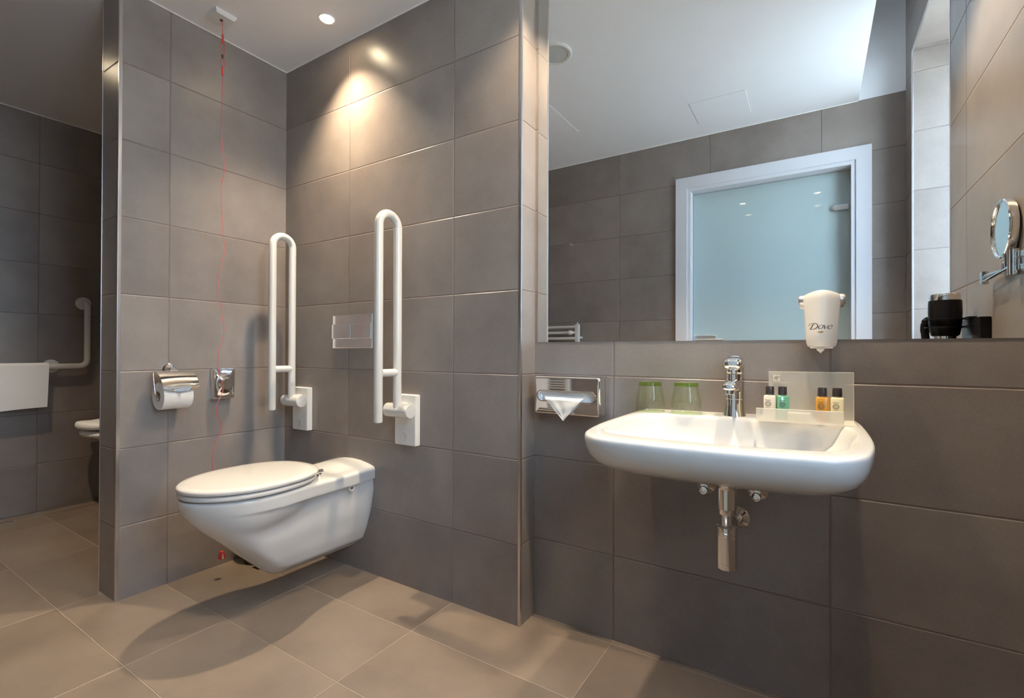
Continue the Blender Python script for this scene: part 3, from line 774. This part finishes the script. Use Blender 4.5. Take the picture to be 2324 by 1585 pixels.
def text_mesh(txt, size):
    cu = bpy.data.curves.new('t', 'FONT'); cu.body = txt; cu.size = size; cu.align_x = 'CENTER'; cu.resolution_u = 2
    o = bpy.data.objects.new('t', cu); COL.objects.link(o)
    dg = bpy.context.evaluated_depsgraph_get(); dg.update()
    me = bpy.data.meshes.new_from_object(o.evaluated_get(dg)); bpy.data.objects.remove(o); 
    b = bmesh.new(); b.from_mesh(me); bpy.data.meshes.remove(me); return b

def bottle(x, y, m, label, rot=0.0, wide=0.029):
    z = ZR + tz(x) + 0.0034
    t = thing('toiletry_bottle', label, 'bottle', (x, y, z), 'small toiletry bottles in the acrylic tray')
    d = 0.0115
    def ring(w, dd, zz, n=40, e=4.0):
        out = []
        for i in range(n):
            a = 2 * PI * i / n; c, s = math.cos(a), math.sin(a)
            px = w * abs(c) ** (2 / e) * (1 if c > 0 else -1); py = dd * abs(s) ** (2 / e) * (1 if s > 0 else -1)
            out.append((x + px * math.cos(rot) - py * math.sin(rot), y + px * math.sin(rot) + py * math.cos(rot), zz))
        return out
    w = wide / 2
    bm = NB(); loft(bm, [ring(w - .001, d - .001, z), ring(w, d, z + .0015), ring(w, d, z + 0.058), ring(w - 0.0008, d - 0.0008, z + 0.0605), ring(w - 0.003, d - 0.002, z + 0.062), ring(0.008, 0.008, z + 0.0625, e=2), ring(0.008, 0.008, z + 0.066, e=2)])
    body = link_mesh('body', bm, m, t)
    bm = NB(); lathe(bm, [(0.0102, 0.0645), (0.0105, 0.066), (0.0100, 0.084), (0.0094, 0.0855), (0.0086, 0.0850), (0.001, 0.0838)], (x, y, z), seg=32); link_mesh('cap', bm, 'cap', t)
    # printed emblem and lines on the front face
    def fm(a, b, lift): # a,b metres on the face from its centre line and base
        px, py = a, -d - 0.00015 - lift
        return Vector((x + px * math.cos(rot) - py * math.sin(rot), y + px * math.sin(rot) + py * math.cos(rot), z + b))
    bm = NB(); cx_, cz_ = -0.0035, 0.0395
    def disc(c, r, l0, l1, n=20, ri=0):
        o1 = [fm(c[0] + r * math.cos(2 * PI * i / n), c[1] + r * math.sin(2 * PI * i / n), l1) for i in range(n)]
        if ri:
            i1 = [fm(c[0] + ri * math.cos(2 * PI * i / n), c[1] + ri * math.sin(2 * PI * i / n), l1) for i in range(n)]
            vo = [bm.verts.new(p) for p in o1]; vi = [bm.verts.new(p) for p in i1]
            for i in range(n): bm.faces.new((vo[i], vo[(i + 1) % n], vi[(i + 1) % n], vi[i]))
        else: bm.faces.new([bm.verts.new(p) for p in o1])
    disc((cx_, cz_), 0.0070, 0, 0.0, 32, 0.0060)
    disc((cx_, cz_), 0.0018, 0, 0.0, 12, 0.0010)
    for i in range(8):
        a = i * PI / 4
        disc((cx_ + 0.0042 * math.cos(a), cz_ + 0.0042 * math.sin(a)), 0.0011, 0, 0.0, 8)
        disc((cx_ + 0.0053 * math.cos(a + PI / 8), cz_ + 0.0053 * math.sin(a + PI / 8)), 0.0005, 0, 0.0, 6)
    link_mesh('emblem', bm, 'brown_ink', body)
    bm = text_mesh('THERAPY', 0.0026)
    for v in bm.verts: v.co = fm(cx_ + v.co.x * 1.25, 0.0290 + v.co.y, 0)
    link_mesh('printed_word', bm, 'brown_ink', body)
    bm = NB()
    for i in range(7):
        a0 = cx_ - 0.0066 + i * 0.0019
        bm.faces.new([bm.verts.new(fm(a, b, 0)) for a, b in ((a0, 0.0484), (a0 + 0.0013, 0.0484), (a0 + 0.0013, 0.0501), (a0, 0.0501))])
    link_mesh('printed_line', bm, 'brown_ink', body)
bottle(-0.0985, 1.452, 'lotion_white', 'small white lotion bottle, first from the left in the acrylic tray')
bottle(-0.0690, 1.454, 'gel_green', 'small green gel bottle with dark cap in the acrylic tray', rot=0.35)
bottle(0.0190, 1.450, 'gel_amber', 'small amber gel bottle with dark cap in the acrylic tray', rot=0.12)
bottle(0.0505, 1.450, 'lotion_cream', 'small cream lotion bottle at the right end of the acrylic tray', rot=0.05)
bm = NB(); box(bm, -0.057, -0.005, 1.416, 1.440, ZR + 0.0036, ZR + 0.0255, 0.004); tilt(bm)
tag(link_mesh('wrapped_soap', bm, 'soap'), 'pale wrapped soap bar behind the frosted lip of the tray', 'soap')

# ------------------------------------------------------------------ soap dispenser on the mirror
DXc, DYf = 0.0180, 1.468
ds = thing('soap_dispenser', 'white pump soap dispenser mounted on the mirror above the basin', 'soap dispenser', (DXc, YB - 0.0015, 0.98))
dw = [(0.9885, 0.0300), (0.992, 0.0325), (1.00, 0.0345), (1.03, 0.0362), (1.08, 0.0390), (1.115, 0.0408), (1.122, 0.0408), (1.125, 0.0402)]
def dhw(z): return interp(dw, z)
def front_y(x, z):
    u = (x - DXc) / dhw(min(z, 1.125)); u = max(-1, min(1, u))
    return DYf + 0.024 * u * u + 0.010 * max(0, (1.02 - z) / 0.03) ** 2 * (1 if z < 1.02 else 0)
bm = NB(); rings = []
NS = 25
for z in [0.9885, 0.991, 0.995, 1.0, 1.01, 1.02, 1.04, 1.06, 1.08, 1.10, 1.112, 1.119, 1.124]:
    w = dhw(z); xs = [DXc - w + 2 * w * i / (NS - 1) for i in range(NS)]
    top = 1 if z > 1.118 else 0
    ring = [(x, min(front_y(x, z) + (0.003 if z > 1.1235 else 0), 1.53), z + (0.010 * (1 - ((x - DXc) / w) ** 2) if z > 1.111 else 0) * ((z - 1.111) / 0.013)) for x in xs]
    ring += [(DXc + w, 1.5545, z + 0.0), (DXc - w, 1.5545, z + 0.0)]
    rings.append(ring)
rings.append([(DXc + (p[0] - DXc) * 0.9, 1.51 + (p[1] - 1.51) * 0.75, p[2] + 0.002) for p in rings[-1]])
loft(bm, rings)
body = link_mesh('body', bm, 'cream', ds, angle=40)
bm = NB(); 
for sx_ in (-1, 1):
    pass
box(bm, DXc - 0.0262, DXc + 0.0262, 1.486, 1.545, 0.9840, 0.9890, 0.003)
lathe(bm, [(0.009, 0.0), (0.0085, -0.006), (0.004, -0.0085), (0.002, -0.012), (0.0005, -0.0125)], (DXc - 0.002, 1.492, 0.9845), seg=24)
link_mesh('pump_nozzle', bm, 'cream', ds)
for s in (-1, 1):
    bm = NB(); x0 = DXc + s * 0.0400
    lathe(bm, [(0.0155, 0.0), (0.0150, 0.006), (0.0135, 0.0105), (0.0115, 0.0125), (0.001, 0.013)], (x0, 1.512, 1.1120), (s, 0, 0), seg=32)
    link_mesh('side_lock', bm, 'steel', ds)
# wordmark and emblem
SC = 0.0825 / 84.0
def logomap(a, b, lift):
    px = 1820 + a / 29.05; py = 735 + b / 29.05
    x = DXc + (px - 1865.5) * SC * 1.0; z = 1.127 - (py - 664.5) * SC * 1.02
    return (x, front_y(x, z) - 0.0002 - lift, z)
strokes = [
    [(510, 420, 12), (495, 350, 30), (560, 270, 28), (700, 215, 26), (850, 205, 34), (990, 250, 44), (1060, 360, 58), (1050, 470, 62), (960, 580, 48), (830, 640, 30), (700, 655, 24), (540, 655, 20)],
    [(850, 250, 22), (770, 310, 50), (700, 440, 58), (630, 580, 52), (545, 655, 26)],
    [(1330, 355, 22), (1215, 400, 34), (1130, 510, 54), (1140, 610, 52), (1220, 650, 26), (1330, 600, 36), (1410, 490, 54), (1410, 390, 50), (1330, 355, 22)],
    [(1465, 365, 22), (1500, 390, 55), (1515, 500, 60), (1510, 635, 62)],
    [(1510, 640, 30), (1600, 570, 22), (1690, 470, 24), (1740, 365, 28)],
    [(1860, 515, 16), (1960, 480, 34), (2015, 420, 48), (1970, 365, 34), (1860, 385, 28), (1760, 470, 46), (1730, 570, 58), (1770, 640, 46), (1860, 655, 30), (1980, 590, 16)]]
bm = ribbon(strokes, logomap, 0.0001); link_mesh('wordmark', bm, 'logo_dark', body)
up = [(1040, 878), (1110, 825), (1200, 820), (1290, 785), (1355, 785), (1375, 820), (1420, 825), (1490, 800)]
lo = [(1040, 882), (1110, 905), (1200, 945), (1290, 965), (1340, 955), (1385, 925), (1430, 870), (1490, 805)]
bm = NB(); vu = [bm.verts.new(logomap(*p, 0.0001)) for p in up]; vl = [bm.verts.new(logomap(*p, 0.0001)) for p in lo]
for i in range(len(up) - 1): bm.faces.new((vu[i], vu[i + 1], vl[i + 1], vl[i]))
link_mesh('bird_emblem', bm, 'logo_gold', body)

# ------------------------------------------------------------------ tissue box
tb = thing('tissue_box', 'chrome tissue dispenser on the wall left of the basin', 'tissue box', (-0.711, YB, 0.755))
x0, x1, yf, z0, z1 = -0.836, -0.587, 1.474, 0.756, 0.8885
def rrect(cx, cz, w, h, r, y, n=8):
    out = []
    for sx_, sz_, a0 in ((1, 1, 0), (-1, 1, PI / 2), (-1, -1, PI), (1, -1, 1.5 * PI)):
        for i in range(n + 1):
            a = a0 + PI / 2 * i / n
            out.append((cx + sx_ * (w - r) + r * math.cos(a), y, cz + sz_ * (h - r) + r * math.sin(a)))
    return out
cxm, czm, hw_, hh_ = (x0 + x1) / 2, (z0 + z1) / 2, (x1 - x0) / 2, (z1 - z0) / 2
slot = dict(cx=-0.713, cz=0.8205, w=0.1075, h=0.0165, r=0.0164)
bm = NB()
rings = [rrect(cxm, czm, hw_, hh_, 0.010, YB), rrect(cxm, czm, hw_, hh_, 0.010, yf + 0.010), rrect(cxm, czm, hw_ - 0.0012, hh_ - 0.0012, 0.010, yf + 0.005),
         rrect(cxm, czm, hw_ - 0.004, hh_ - 0.004, 0.009, yf + 0.0015), rrect(cxm, czm, hw_ - 0.008, hh_ - 0.008, 0.006, yf)]
rings += [rrect(slot['cx'], slot['cz'], slot['w'] + 0.004, slot['h'] + 0.004, slot['r'] + 0.004, yf), rrect(slot['cx'], slot['cz'], slot['w'] + 0.002, slot['h'] + 0.002, slot['r'] + 0.002, yf - 0.003),
          rrect(slot['cx'], slot['cz'], slot['w'], slot['h'], slot['r'], yf - 0.0025), rrect(slot['cx'], slot['cz'], slot['w'] - 0.002, slot['h'] - 0.002, slot['r'] - 0.002, yf + 0.004), rrect(slot['cx'], slot['cz'], slot['w'] - 0.002, slot['h'] - 0.002, slot['r'] - 0.002, yf + 0.014)]
loft(bm, rings, cap1=False); BEV.add(id(bm)); link_mesh('cover', bm, 'chrome', tb, angle=40)
bm = NB(); box(bm, x0 + 0.012, x1 - 0.012, yf + 0.015, YB - 0.004, z0 + 0.012, z1 - 0.012); link_mesh('tissue_pack', bm, 'paper', tb)
def cloth_tri(pts3, ny, nx, wav, seed):
    rnd = random.Random(seed); bm = NB(); (ax0, az0), (ax1, az1), (tx, tz_) = pts3
    ph_ = [rnd.random() * 6 for _ in range(6)]
    V = []
    for i in range(ny + 1):
        t = i / ny; row = []
        for j in range(nx + 1):
            u = j / nx
            X = (ax0 + (ax1 - ax0) * u) * (1 - t) + tx * t; Z = (az0 + (az1 - az0) * u) * (1 - t) + tz_ * t
            bulge = 0.010 * math.sin(PI * min(1, t * 1.3) * 0.5)
            Y = yf + 0.004 - 0.012 * sstep(0, 0.16, t) - bulge * .35 + wav * (math.sin(9 * u + ph_[0] + 3 * t) + 0.6 * math.sin(17 * u + ph_[1] - 5 * t) + 0.5 * math.sin(14 * t + 4 * u + ph_[2]))
            row.append(bm.verts.new((X, Y, Z)))
        V.append(row)
    for a, b in zip(V, V[1:]):
        for j in range(nx): bm.faces.new((a[j], a[j + 1], b[j + 1], b[j]))
    bmesh.ops.remove_doubles(bm, verts=bm.verts[:], dist=1e-5)
    return bm
ti = thing('tissue', 'white paper tissue hanging from the chrome tissue dispenser slot', 'tissue', (-0.72, yf, 0.74))
bm = cloth_tri([(-0.797, 0.822), (-0.641, 0.822), (-0.7150, 0.7395)], 30, 30, 0.0007, 3); link_mesh('front_fold', bm, 'paper', ti, angle=80)
bm = cloth_tri([(-0.75, 0.818), (-0.655, 0.818), (-0.700, 0.757)], 24, 24, 0.0005, 8)
for v in bm.verts: v.co.y += 0.0035
link_mesh('rear_fold', bm, 'paper', ti, angle=80)

# ------------------------------------------------------------------ shower side
gb = thing('grab_bar', 'cream angled grab bar on the shower wall behind the partition', 'grab bar', (XF, 1.06, 0.87))
def flange(y, z):
    bm = NB(); lathe(bm, [(0.041, 0), (0.041, 0.004), (0.036, 0.010), (0.018, 0.012)], (XF, y, z), (1, 0, 0), seg=40); return bm
for y, z in ((1.133, 1.273), (0.981, 0.8745), (0.45, 0.8745)):
    link_mesh('flange', flange(y, z), 'plastic', gb)
bx_ = XF + 0.058
bm = NB(); tube(bm, fillet([(XF + 0.004, 1.1385, 1.273), (bx_, 1.1385, 1.273), (bx_, 1.1385, 0.8745), (bx_, 0.45, 0.8745), (XF + 0.004, 0.45, 0.8745)], 0.045, 10), 0.0165, 22)
tube(bm, [(XF + 0.004, 0.981, 0.8745), (bx_, 0.981, 0.8745)], 0.0155, 20)
link_mesh('rail', bm, 'plastic', gb)

def hang_towel(name, label, axis, c, a0, a1, zt, front, back, m, r=0.0195, grp=None, fold=0.012):
    """cloth draped over a horizontal bar; axis 'y' or 'x', c = (x or y of the bar)"""
    path = [(r + 0.002, zt - back, ), ]
    prof = []
    nb, nf = 8, 20
    for i in range(nb): prof.append((-r, zt - back + back * i / nb))
    for i in range(9): 
        a = PI - PI * i / 8; prof.append((r * math.cos(a), zt + r * math.sin(a) * 0.9))
    for i in range(1, nf + 1): prof.append((r + 0.006 * math.sin(i / nf * 2.2), zt - front * i / nf))
    n = 48; bm = NB(); V = []
    for k_, (d, z) in enumerate(prof):
        row = []
        for j in range(n + 1):
            u = j / n; a = a0 + (a1 - a0) * u; drop = max(0, (zt - z))
            dd = d + (1 if d > 0 else -1) * drop * fold * (math.sin(9 * u + 0.8) + 0.5 * math.sin(21 * u + 2)) 
            aa = a + drop * 0.06 * (u - 0.5) * -1
            zz = z - (0.006 * math.sin(5 * u) * (drop / max(front, 0.01)))
            row.append(bm.verts.new((c + dd, aa, zz) if axis == 'y' else (aa, c + dd, zz)))
        V.append(row)
    for a, b in zip(V, V[1:]):
        for j in range(n): bm.faces.new((a[j], a[j + 1], b[j + 1], b[j]))
    bmesh.ops.recalc_face_normals(bm, faces=bm.faces[:])
    bmesh.ops.solidify(bm, geom=bm.faces[:], thickness=0.0025)
    return tag(link_mesh(name, bm, m, angle=70), label, 'towel', grp)
hang_towel('hand_towel', 'white towel draped over the grab bar on the shower wall', 'y', bx_, 0.50, 0.955, 0.8790, 0.252, 0.20, 'towel', r=0.0205)

# shower seat with folded towels
st = thing('shower_seat', 'white folding shower seat on the far wall, behind the partition', 'shower seat', (XF, 1.31, 0.43))
bm = NB(); box(bm, XF + 0.03, -3.52, 1.150, 1.50, 0.418, 0.4495, 0.010); link_mesh('seat_board', bm, 'plastic_matt', st)
bm = NB(); box(bm, XF, XF + 0.035, 1.26, 1.46, 0.36, 0.47, 0.006); link_mesh('wall_bracket', bm, 'steel', st)
def folded(y0, z0, h, label, seed):
    rnd = random.Random(seed); bm = NB(); y1 = 1.40; rings = []
    n = 28
    for i in range(15):
        t = i / 14; x = -3.86 + 0.30 * t; e = math.sin(PI * min(max(t, 0.02), 0.98)) ** 0.18
        ring = []
        for k_ in range(n):
            a = 2 * PI * k_ / n; c_, s_ = math.cos(a), math.sin(a)
            py = (y0 + y1) / 2 + (y1 - y0) / 2 * abs(c_) ** 0.40 * (1 if c_ > 0 else -1) * e
            pz = z0 + h / 2 + h / 2 * abs(s_) ** 0.55 * (1 if s_ > 0 else -1) * e + 0.004 * math.sin(5 * py * 6 + seed) * (1 if s_ > 0.3 else 0)
            ring.append((x, py, max(z0, pz)))
        rings.append(ring)
    loft(bm, rings)
    return tag(link_mesh('folded_towel', bm, 'towel', angle=60), label, 'towel', 'folded towels on the shower seat')
folded(1.055, 0.4500, 0.0370, 'lower folded white towel of the pair on the shower seat', 1)
folded(1.035, 0.4935, 0.0520, 'upper folded white towel of the pair on the shower seat', 2)

# linear drain
fd = thing('floor_drain', 'long tiled linear drain in the shower floor along the far wall', 'drain', (XF + 0.1, 0.9, 0))
bm = NB()
for xa, xb in ((XF + 0.030, XF + 0.036), (XF + 0.126, XF + 0.130)): box(bm, xa, xb, 0.25, 1.45, 0.0002, 0.0020)
link_mesh('steel_edge', bm, 'steel', fd)
bm = NB(); box(bm, XF + 0.012, XF + 0.030, 0.25, 1.45, 0.0001, 0.0008); link_mesh('slot', bm, 'bin', fd)
bm = NB(); box(bm, XF + 0.112, XF + 0.126, 0.70, 0.80, 0.0002, 0.003, 0.001); link_mesh('lifting_tab', bm, 'chrome', fd)

# ------------------------------------------------------------------ things on the door wall (seen in the mirror)
rd = thing('towel_radiator', 'white ladder towel radiator on the wall left of the door', 'radiator', (-1.72, YD, 0.3))
RY = YD + 0.075
for x in (-1.475, -1.975):
    bm = NB(); box(bm, x - 0.016, x + 0.016, RY - 0.016, RY + 0.016, 0.30, 1.178, 0.006); link_mesh('upright', bm, 'plastic', rd)
for i in range(18):
    if i in (5, 11): continue
    z = 1.158 - i * 0.0425
    bm = NB(); cyl(bm, (-1.962, RY + 0.006, z), (-1.488, RY + 0.006, z), 0.0105, seg=18); link_mesh('rung', bm, 'plastic', rd)
for x in (-1.475, -1.975):
    for z in (0.40, 1.08):
        bm = NB(); cyl(bm, (x, YD, z), (x, RY, z), 0.010, seg=16); link_mesh('wall_bracket', bm, 'plastic', rd)
bm = NB(); cyl(bm, (-1.475, RY, 1.176), (-1.475, RY, 1.190), 0.006, seg=16); link_mesh('vent_plug', bm, 'plastic', rd)
bm = NB(); ball(bm, (-1.525, RY + 0.020, 1.1155), 0.016, 1.3, 0.8, 1, 16, 10); link_mesh('clip', bm, 'plastic_matt', rd)
hang_towel('radiator_towel', 'white towel hanging over a rung of the towel radiator', 'x', RY + 0.006, -1.955, -1.62, 0.9025, 0.42, 0.30, 'towel', r=0.0145, fold=0.006)
hk = thing('wall_hook', 'small chrome hook on the tiled wall above the towel radiator', 'hook', (-1.558, YD, 1.788))
bm = NB(); lathe(bm, [(0.008, 0), (0.008, 0.004), (0.004, 0.008), (0.004, 0.022), (0.0075, 0.024), (0.0075, 0.030), (0.001, 0.032)], (-1.558, YD, 1.788), (0, 1, 0), seg=24); link_mesh('peg', bm, 'chrome', hk)

# ------------------------------------------------------------------ magnifying mirror on the window wall
MYc, MZc = 1.413, 1.290
mm = thing('magnifying_mirror', 'round chrome magnifying mirror on a folding arm, seen in the wall mirror', 'magnifying mirror', (XR, 1.50, 1.18))
MF = XR - 0.021
bm = NB(); lathe(bm, [(0.050, -0.0195), (0.068, -0.019), (0.0745, -0.016), (0.0760, -0.010), (0.0755, 0.0), (0.0735, 0.002), (0.0715, 0.0015), (0.0690, -0.0015), (0.0685, -0.003)], (MF, MYc, MZc), (-1, 0, 0), seg=64, cap1=False); link_mesh('rim', bm, 'chrome', mm)
bm = NB(); lathe(bm, [(0.0686, -0.004), (0.0686, -0.0028), (0.001, -0.0026)], (MF, MYc, MZc), (-1, 0, 0), seg=64); link_mesh('mirror_glass', bm, 'mirror', mm)
SX = XR - 0.013
bm = NB(); lathe(bm, [(0.004, 0), (0.006, 0.004), (0.006, 0.008), (0.0035, 0.012), (0.0035, 0.03)], (SX, MYc - 0.004, MZc - 0.0745), (0, 0, -1), seg=20)
cyl(bm, (SX, MYc - 0.004, 1.176), (SX, MYc - 0.004, 1.201), 0.0065, seg=20); link_mesh('stem', bm, 'chrome', mm)
bm = NB(); px_ = XR - 0.013; PY = 1.476
cyl(bm, (px_, PY, 1.164), (px_, PY, 1.226), 0.0115, seg=28)
box(bm, px_, XR, PY - 0.006, PY + 0.030, 1.172, 1.186, 0.002); box(bm, px_, XR, PY - 0.006, PY + 0.030, 1.204, 1.218, 0.002)
lathe(bm, [(0.030, 0), (0.030, 0.004), (0.026, 0.006), (0.001, 0.006)], (XR, PY + 0.035, 1.195), (-1, 0, 0), seg=32)
link_mesh('wall_mount', bm, 'chrome', mm)
bm = NB(); tube(bm, [(px_ - 0.004, PY, 1.186), (XR - 0.020, 1.272, 1.174)], 0.0042, 14)
link_mesh('arm', bm, 'chrome', mm)
bm = NB(); tube(bm, [(SX, MYc - 0.004, 1.186), (XR - 0.018, 1.274, 1.190)], 0.0042, 14)
link_mesh('arm', bm, 'chrome', mm)
bm = NB(); box(bm, XR - 0.028, XR - 0.012, 1.264, 1.281, 1.165, 1.201, 0.002); link_mesh('elbow', bm, 'chrome', mm)

# hair dryer and holder on the window wall
hx, hy_ = 0.352, 1.100
hh = thing('dryer_holder', 'black wall bracket carrying the hair dryer, seen in the wall mirror', 'holder', (XR, 1.14, 0.95))
bm = NB(); box(bm, XR - 0.026, XR, 1.06, 1.252, 0.86, 1.0775, 0.003); link_mesh('base', bm, 'black', hh)
def ringplate(z0, z1, ri, ro):
    bm = NB(); lathe(bm, [(ri, z0), (ro, z0), (ro, z1), (ri, z1), (ri, z0)], (hx, hy_, 0), seg=44, cap0=False, cap1=False); return bm
for z in (1.0795, 1.054):
    bm = ringplate(z - 0.002, z + 0.002, 0.0425, 0.050); box(bm, hx + 0.035, XR - 0.02, hy_ + 0.005, hy_ + 0.10, z - 0.002, z + 0.002); link_mesh('ring', bm, 'black', hh)
bm = NB(); box(bm, hx + 0.046, XR - 0.002, hy_ + 0.002, 1.246, 1.000, 1.0772, 0.002); link_mesh('arm', bm, 'black', hh)
hd = thing('hair_dryer', 'black and chrome hair dryer standing upright in its wall bracket', 'hair dryer', (hx, hy_, 0.93))
bm = NB(); lathe(bm, [(0.030, 1.026), (0.0345, 1.030), (0.0385, 1.050), (0.0405, 1.075), (0.0415, 1.10), (0.0410, 1.130), (0.0400, 1.1385), (0.036, 1.139)], (hx, hy_, 0), seg=48); link_mesh('barrel', bm, 'black', hd)
bm = NB(); lathe(bm, [(0.0375, 1.138), (0.0375, 1.1555), (0.0355, 1.159), (0.030, 1.159), (0.029, 1.155), (0.001, 1.155)], (hx, hy_, 0), seg=44); link_mesh('intake_ring', bm, 'chrome', hd)
bm = NB(); lathe(bm, [(0.0270, 1.030), (0.0270, 0.965), (0.0240, 0.940), (0.020, 0.940), (0.020, 0.99)], (hx, hy_, 0), seg=40, cap1=False); link_mesh('nozzle', bm, 'chrome', hd)
bm = NB(); tube(bm, smooth_pts([(hx - 0.025, hy_ - 0.034, 1.080), (hx - 0.036, hy_ - 0.052, 1.075), (hx - 0.040, hy_ - 0.058, 1.05), (hx - 0.036, hy_ - 0.056, 0.99), (hx - 0.030, hy_ - 0.05, 0.90)], 8), [0.014] * 10 + [0.0125] * 8 + [0.011] * 15, 16)
link_mesh('handle', bm, 'black', hd)
bm = NB(); tube(bm, smooth_pts([(hx - 0.030, hy_ - 0.05, 0.905), (hx - 0.028, hy_ - 0.055, 0.84), (hx + 0.01, hy_ - 0.02, 0.74), (hx + 0.045, hy_ + 0.04, 0.78), (XR - 0.014, hy_ + 0.07, 0.862)], 8), 0.0035, 10); link_mesh('cable', bm, 'black', hd)

# ------------------------------------------------------------------ light
def spot(x, y, power):
    l = bpy.data.lights.new('downlight_beam', 'SPOT'); l.energy = power; l.color = (1.0, 0.82, 0.57)
    l.spot_size = math.radians(122); l.spot_blend = 0.55; l.shadow_soft_size = 0.025
    l.cycles.use_multiple_importance_sampling = False
    o = bpy.data.objects.new('downlight_beam', l); COL.objects.link(o); o.location = (x, y, ZC - 0.008)
    return l
for (x, y), p in zip(LAMPS, (122, 88, 88)):
    l = spot(x, y, p)
    if x < -1: l.spot_size = math.radians(98); l.spot_blend = 0.9
l = spot(-3.0, 0.5, 90); l.spot_size = math.radians(84); l.spot_blend = 0.8

w = bpy.data.worlds.new('World'); S.world = w; w.use_nodes = True
nt = w.node_tree; bg = nt.nodes['Background']
geo = nt.nodes.new('ShaderNodeTexCoord'); sep = nt.nodes.new('ShaderNodeSeparateXYZ'); nt.links.new(geo.outputs['Generated'], sep.inputs[0])
ramp = nt.nodes.new('ShaderNodeValToRGB'); mr = nt.nodes.new('ShaderNodeMapRange'); mr.inputs[1].default_value = -1; mr.inputs[2].default_value = 1
nt.links.new(sep.outputs[2], mr.inputs[0]); nt.links.new(mr.outputs[0], ramp.inputs[0])
e = ramp.color_ramp.elements
e[0].position = 0.0; e[0].color = (0.36, 0.43, 0.48, 1); e[1].position = 1.0; e[1].color = (0.46, 0.68, 1.0, 1)
x = e.new(0.49); x.color = (0.44, 0.53, 0.60, 1); x = e.new(0.52); x.color = (0.62, 0.82, 1.0, 1)
nt.links.new(ramp.outputs[0], bg.inputs['Color']); bg.inputs['Strength'].default_value = 20.0
def portal(loc, rot, sx_, sy_):
    l = bpy.data.lights.new('daylight_portal', 'AREA'); l.shape = 'RECTANGLE'; l.size = sx_; l.size_y = sy_; l.cycles.is_portal = True
    o = bpy.data.objects.new('daylight_portal', l); COL.objects.link(o); o.location = loc; o.rotation_euler = rot
portal((WX + 0.07, (WY0 + WY1) / 2, (WZ0 + WZ1) / 2), (0, PI / 2, 0), WZ1 - WZ0, WY1 - WY0)
portal(((DX0 + DX1) / 2, YD - 0.215, DZ / 2), (PI / 2, 0, 0), DX1 - DX0, DZ)

# ------------------------------------------------------------------ camera
yaw, pitch, roll = 0.56171, 0.00579, 0.0033
F = Vector((-math.sin(yaw) * math.cos(pitch), math.cos(yaw) * math.cos(pitch), math.sin(pitch)))
R = Vector((math.cos(yaw), math.sin(yaw), 0)); U = R.cross(F)
R2 = R * math.cos(roll) + U * math.sin(roll); U2 = U * math.cos(roll) - R * math.sin(roll)
cam = bpy.data.cameras.new('camera'); cam.sensor_width = 36; cam.lens = 36 * 1086.86 / 2324; cam.clip_start = 0.01
co = bpy.data.objects.new('camera', cam); COL.objects.link(co)
mw = Matrix((R2, U2, -F)).transposed().to_4x4(); mw.translation = Vector((0, 0, H)); co.matrix_world = mw
S.camera = co

# ------------------------------------------------------------------ colour management and light paths
S.view_settings.view_transform = 'Standard'; S.view_settings.look = 'None'
S.view_settings.gamma = 1; S.view_settings.use_curve_mapping = False; S.view_settings.exposure = 0.42
c = S.cycles
c.max_bounces = 14; c.diffuse_bounces = 6; c.glossy_bounces = 8; c.transmission_bounces = 10; c.transparent_max_bounces = 12
c.sample_clamp_indirect = 5.0; c.blur_glossy = 0.03; c.use_denoising = True
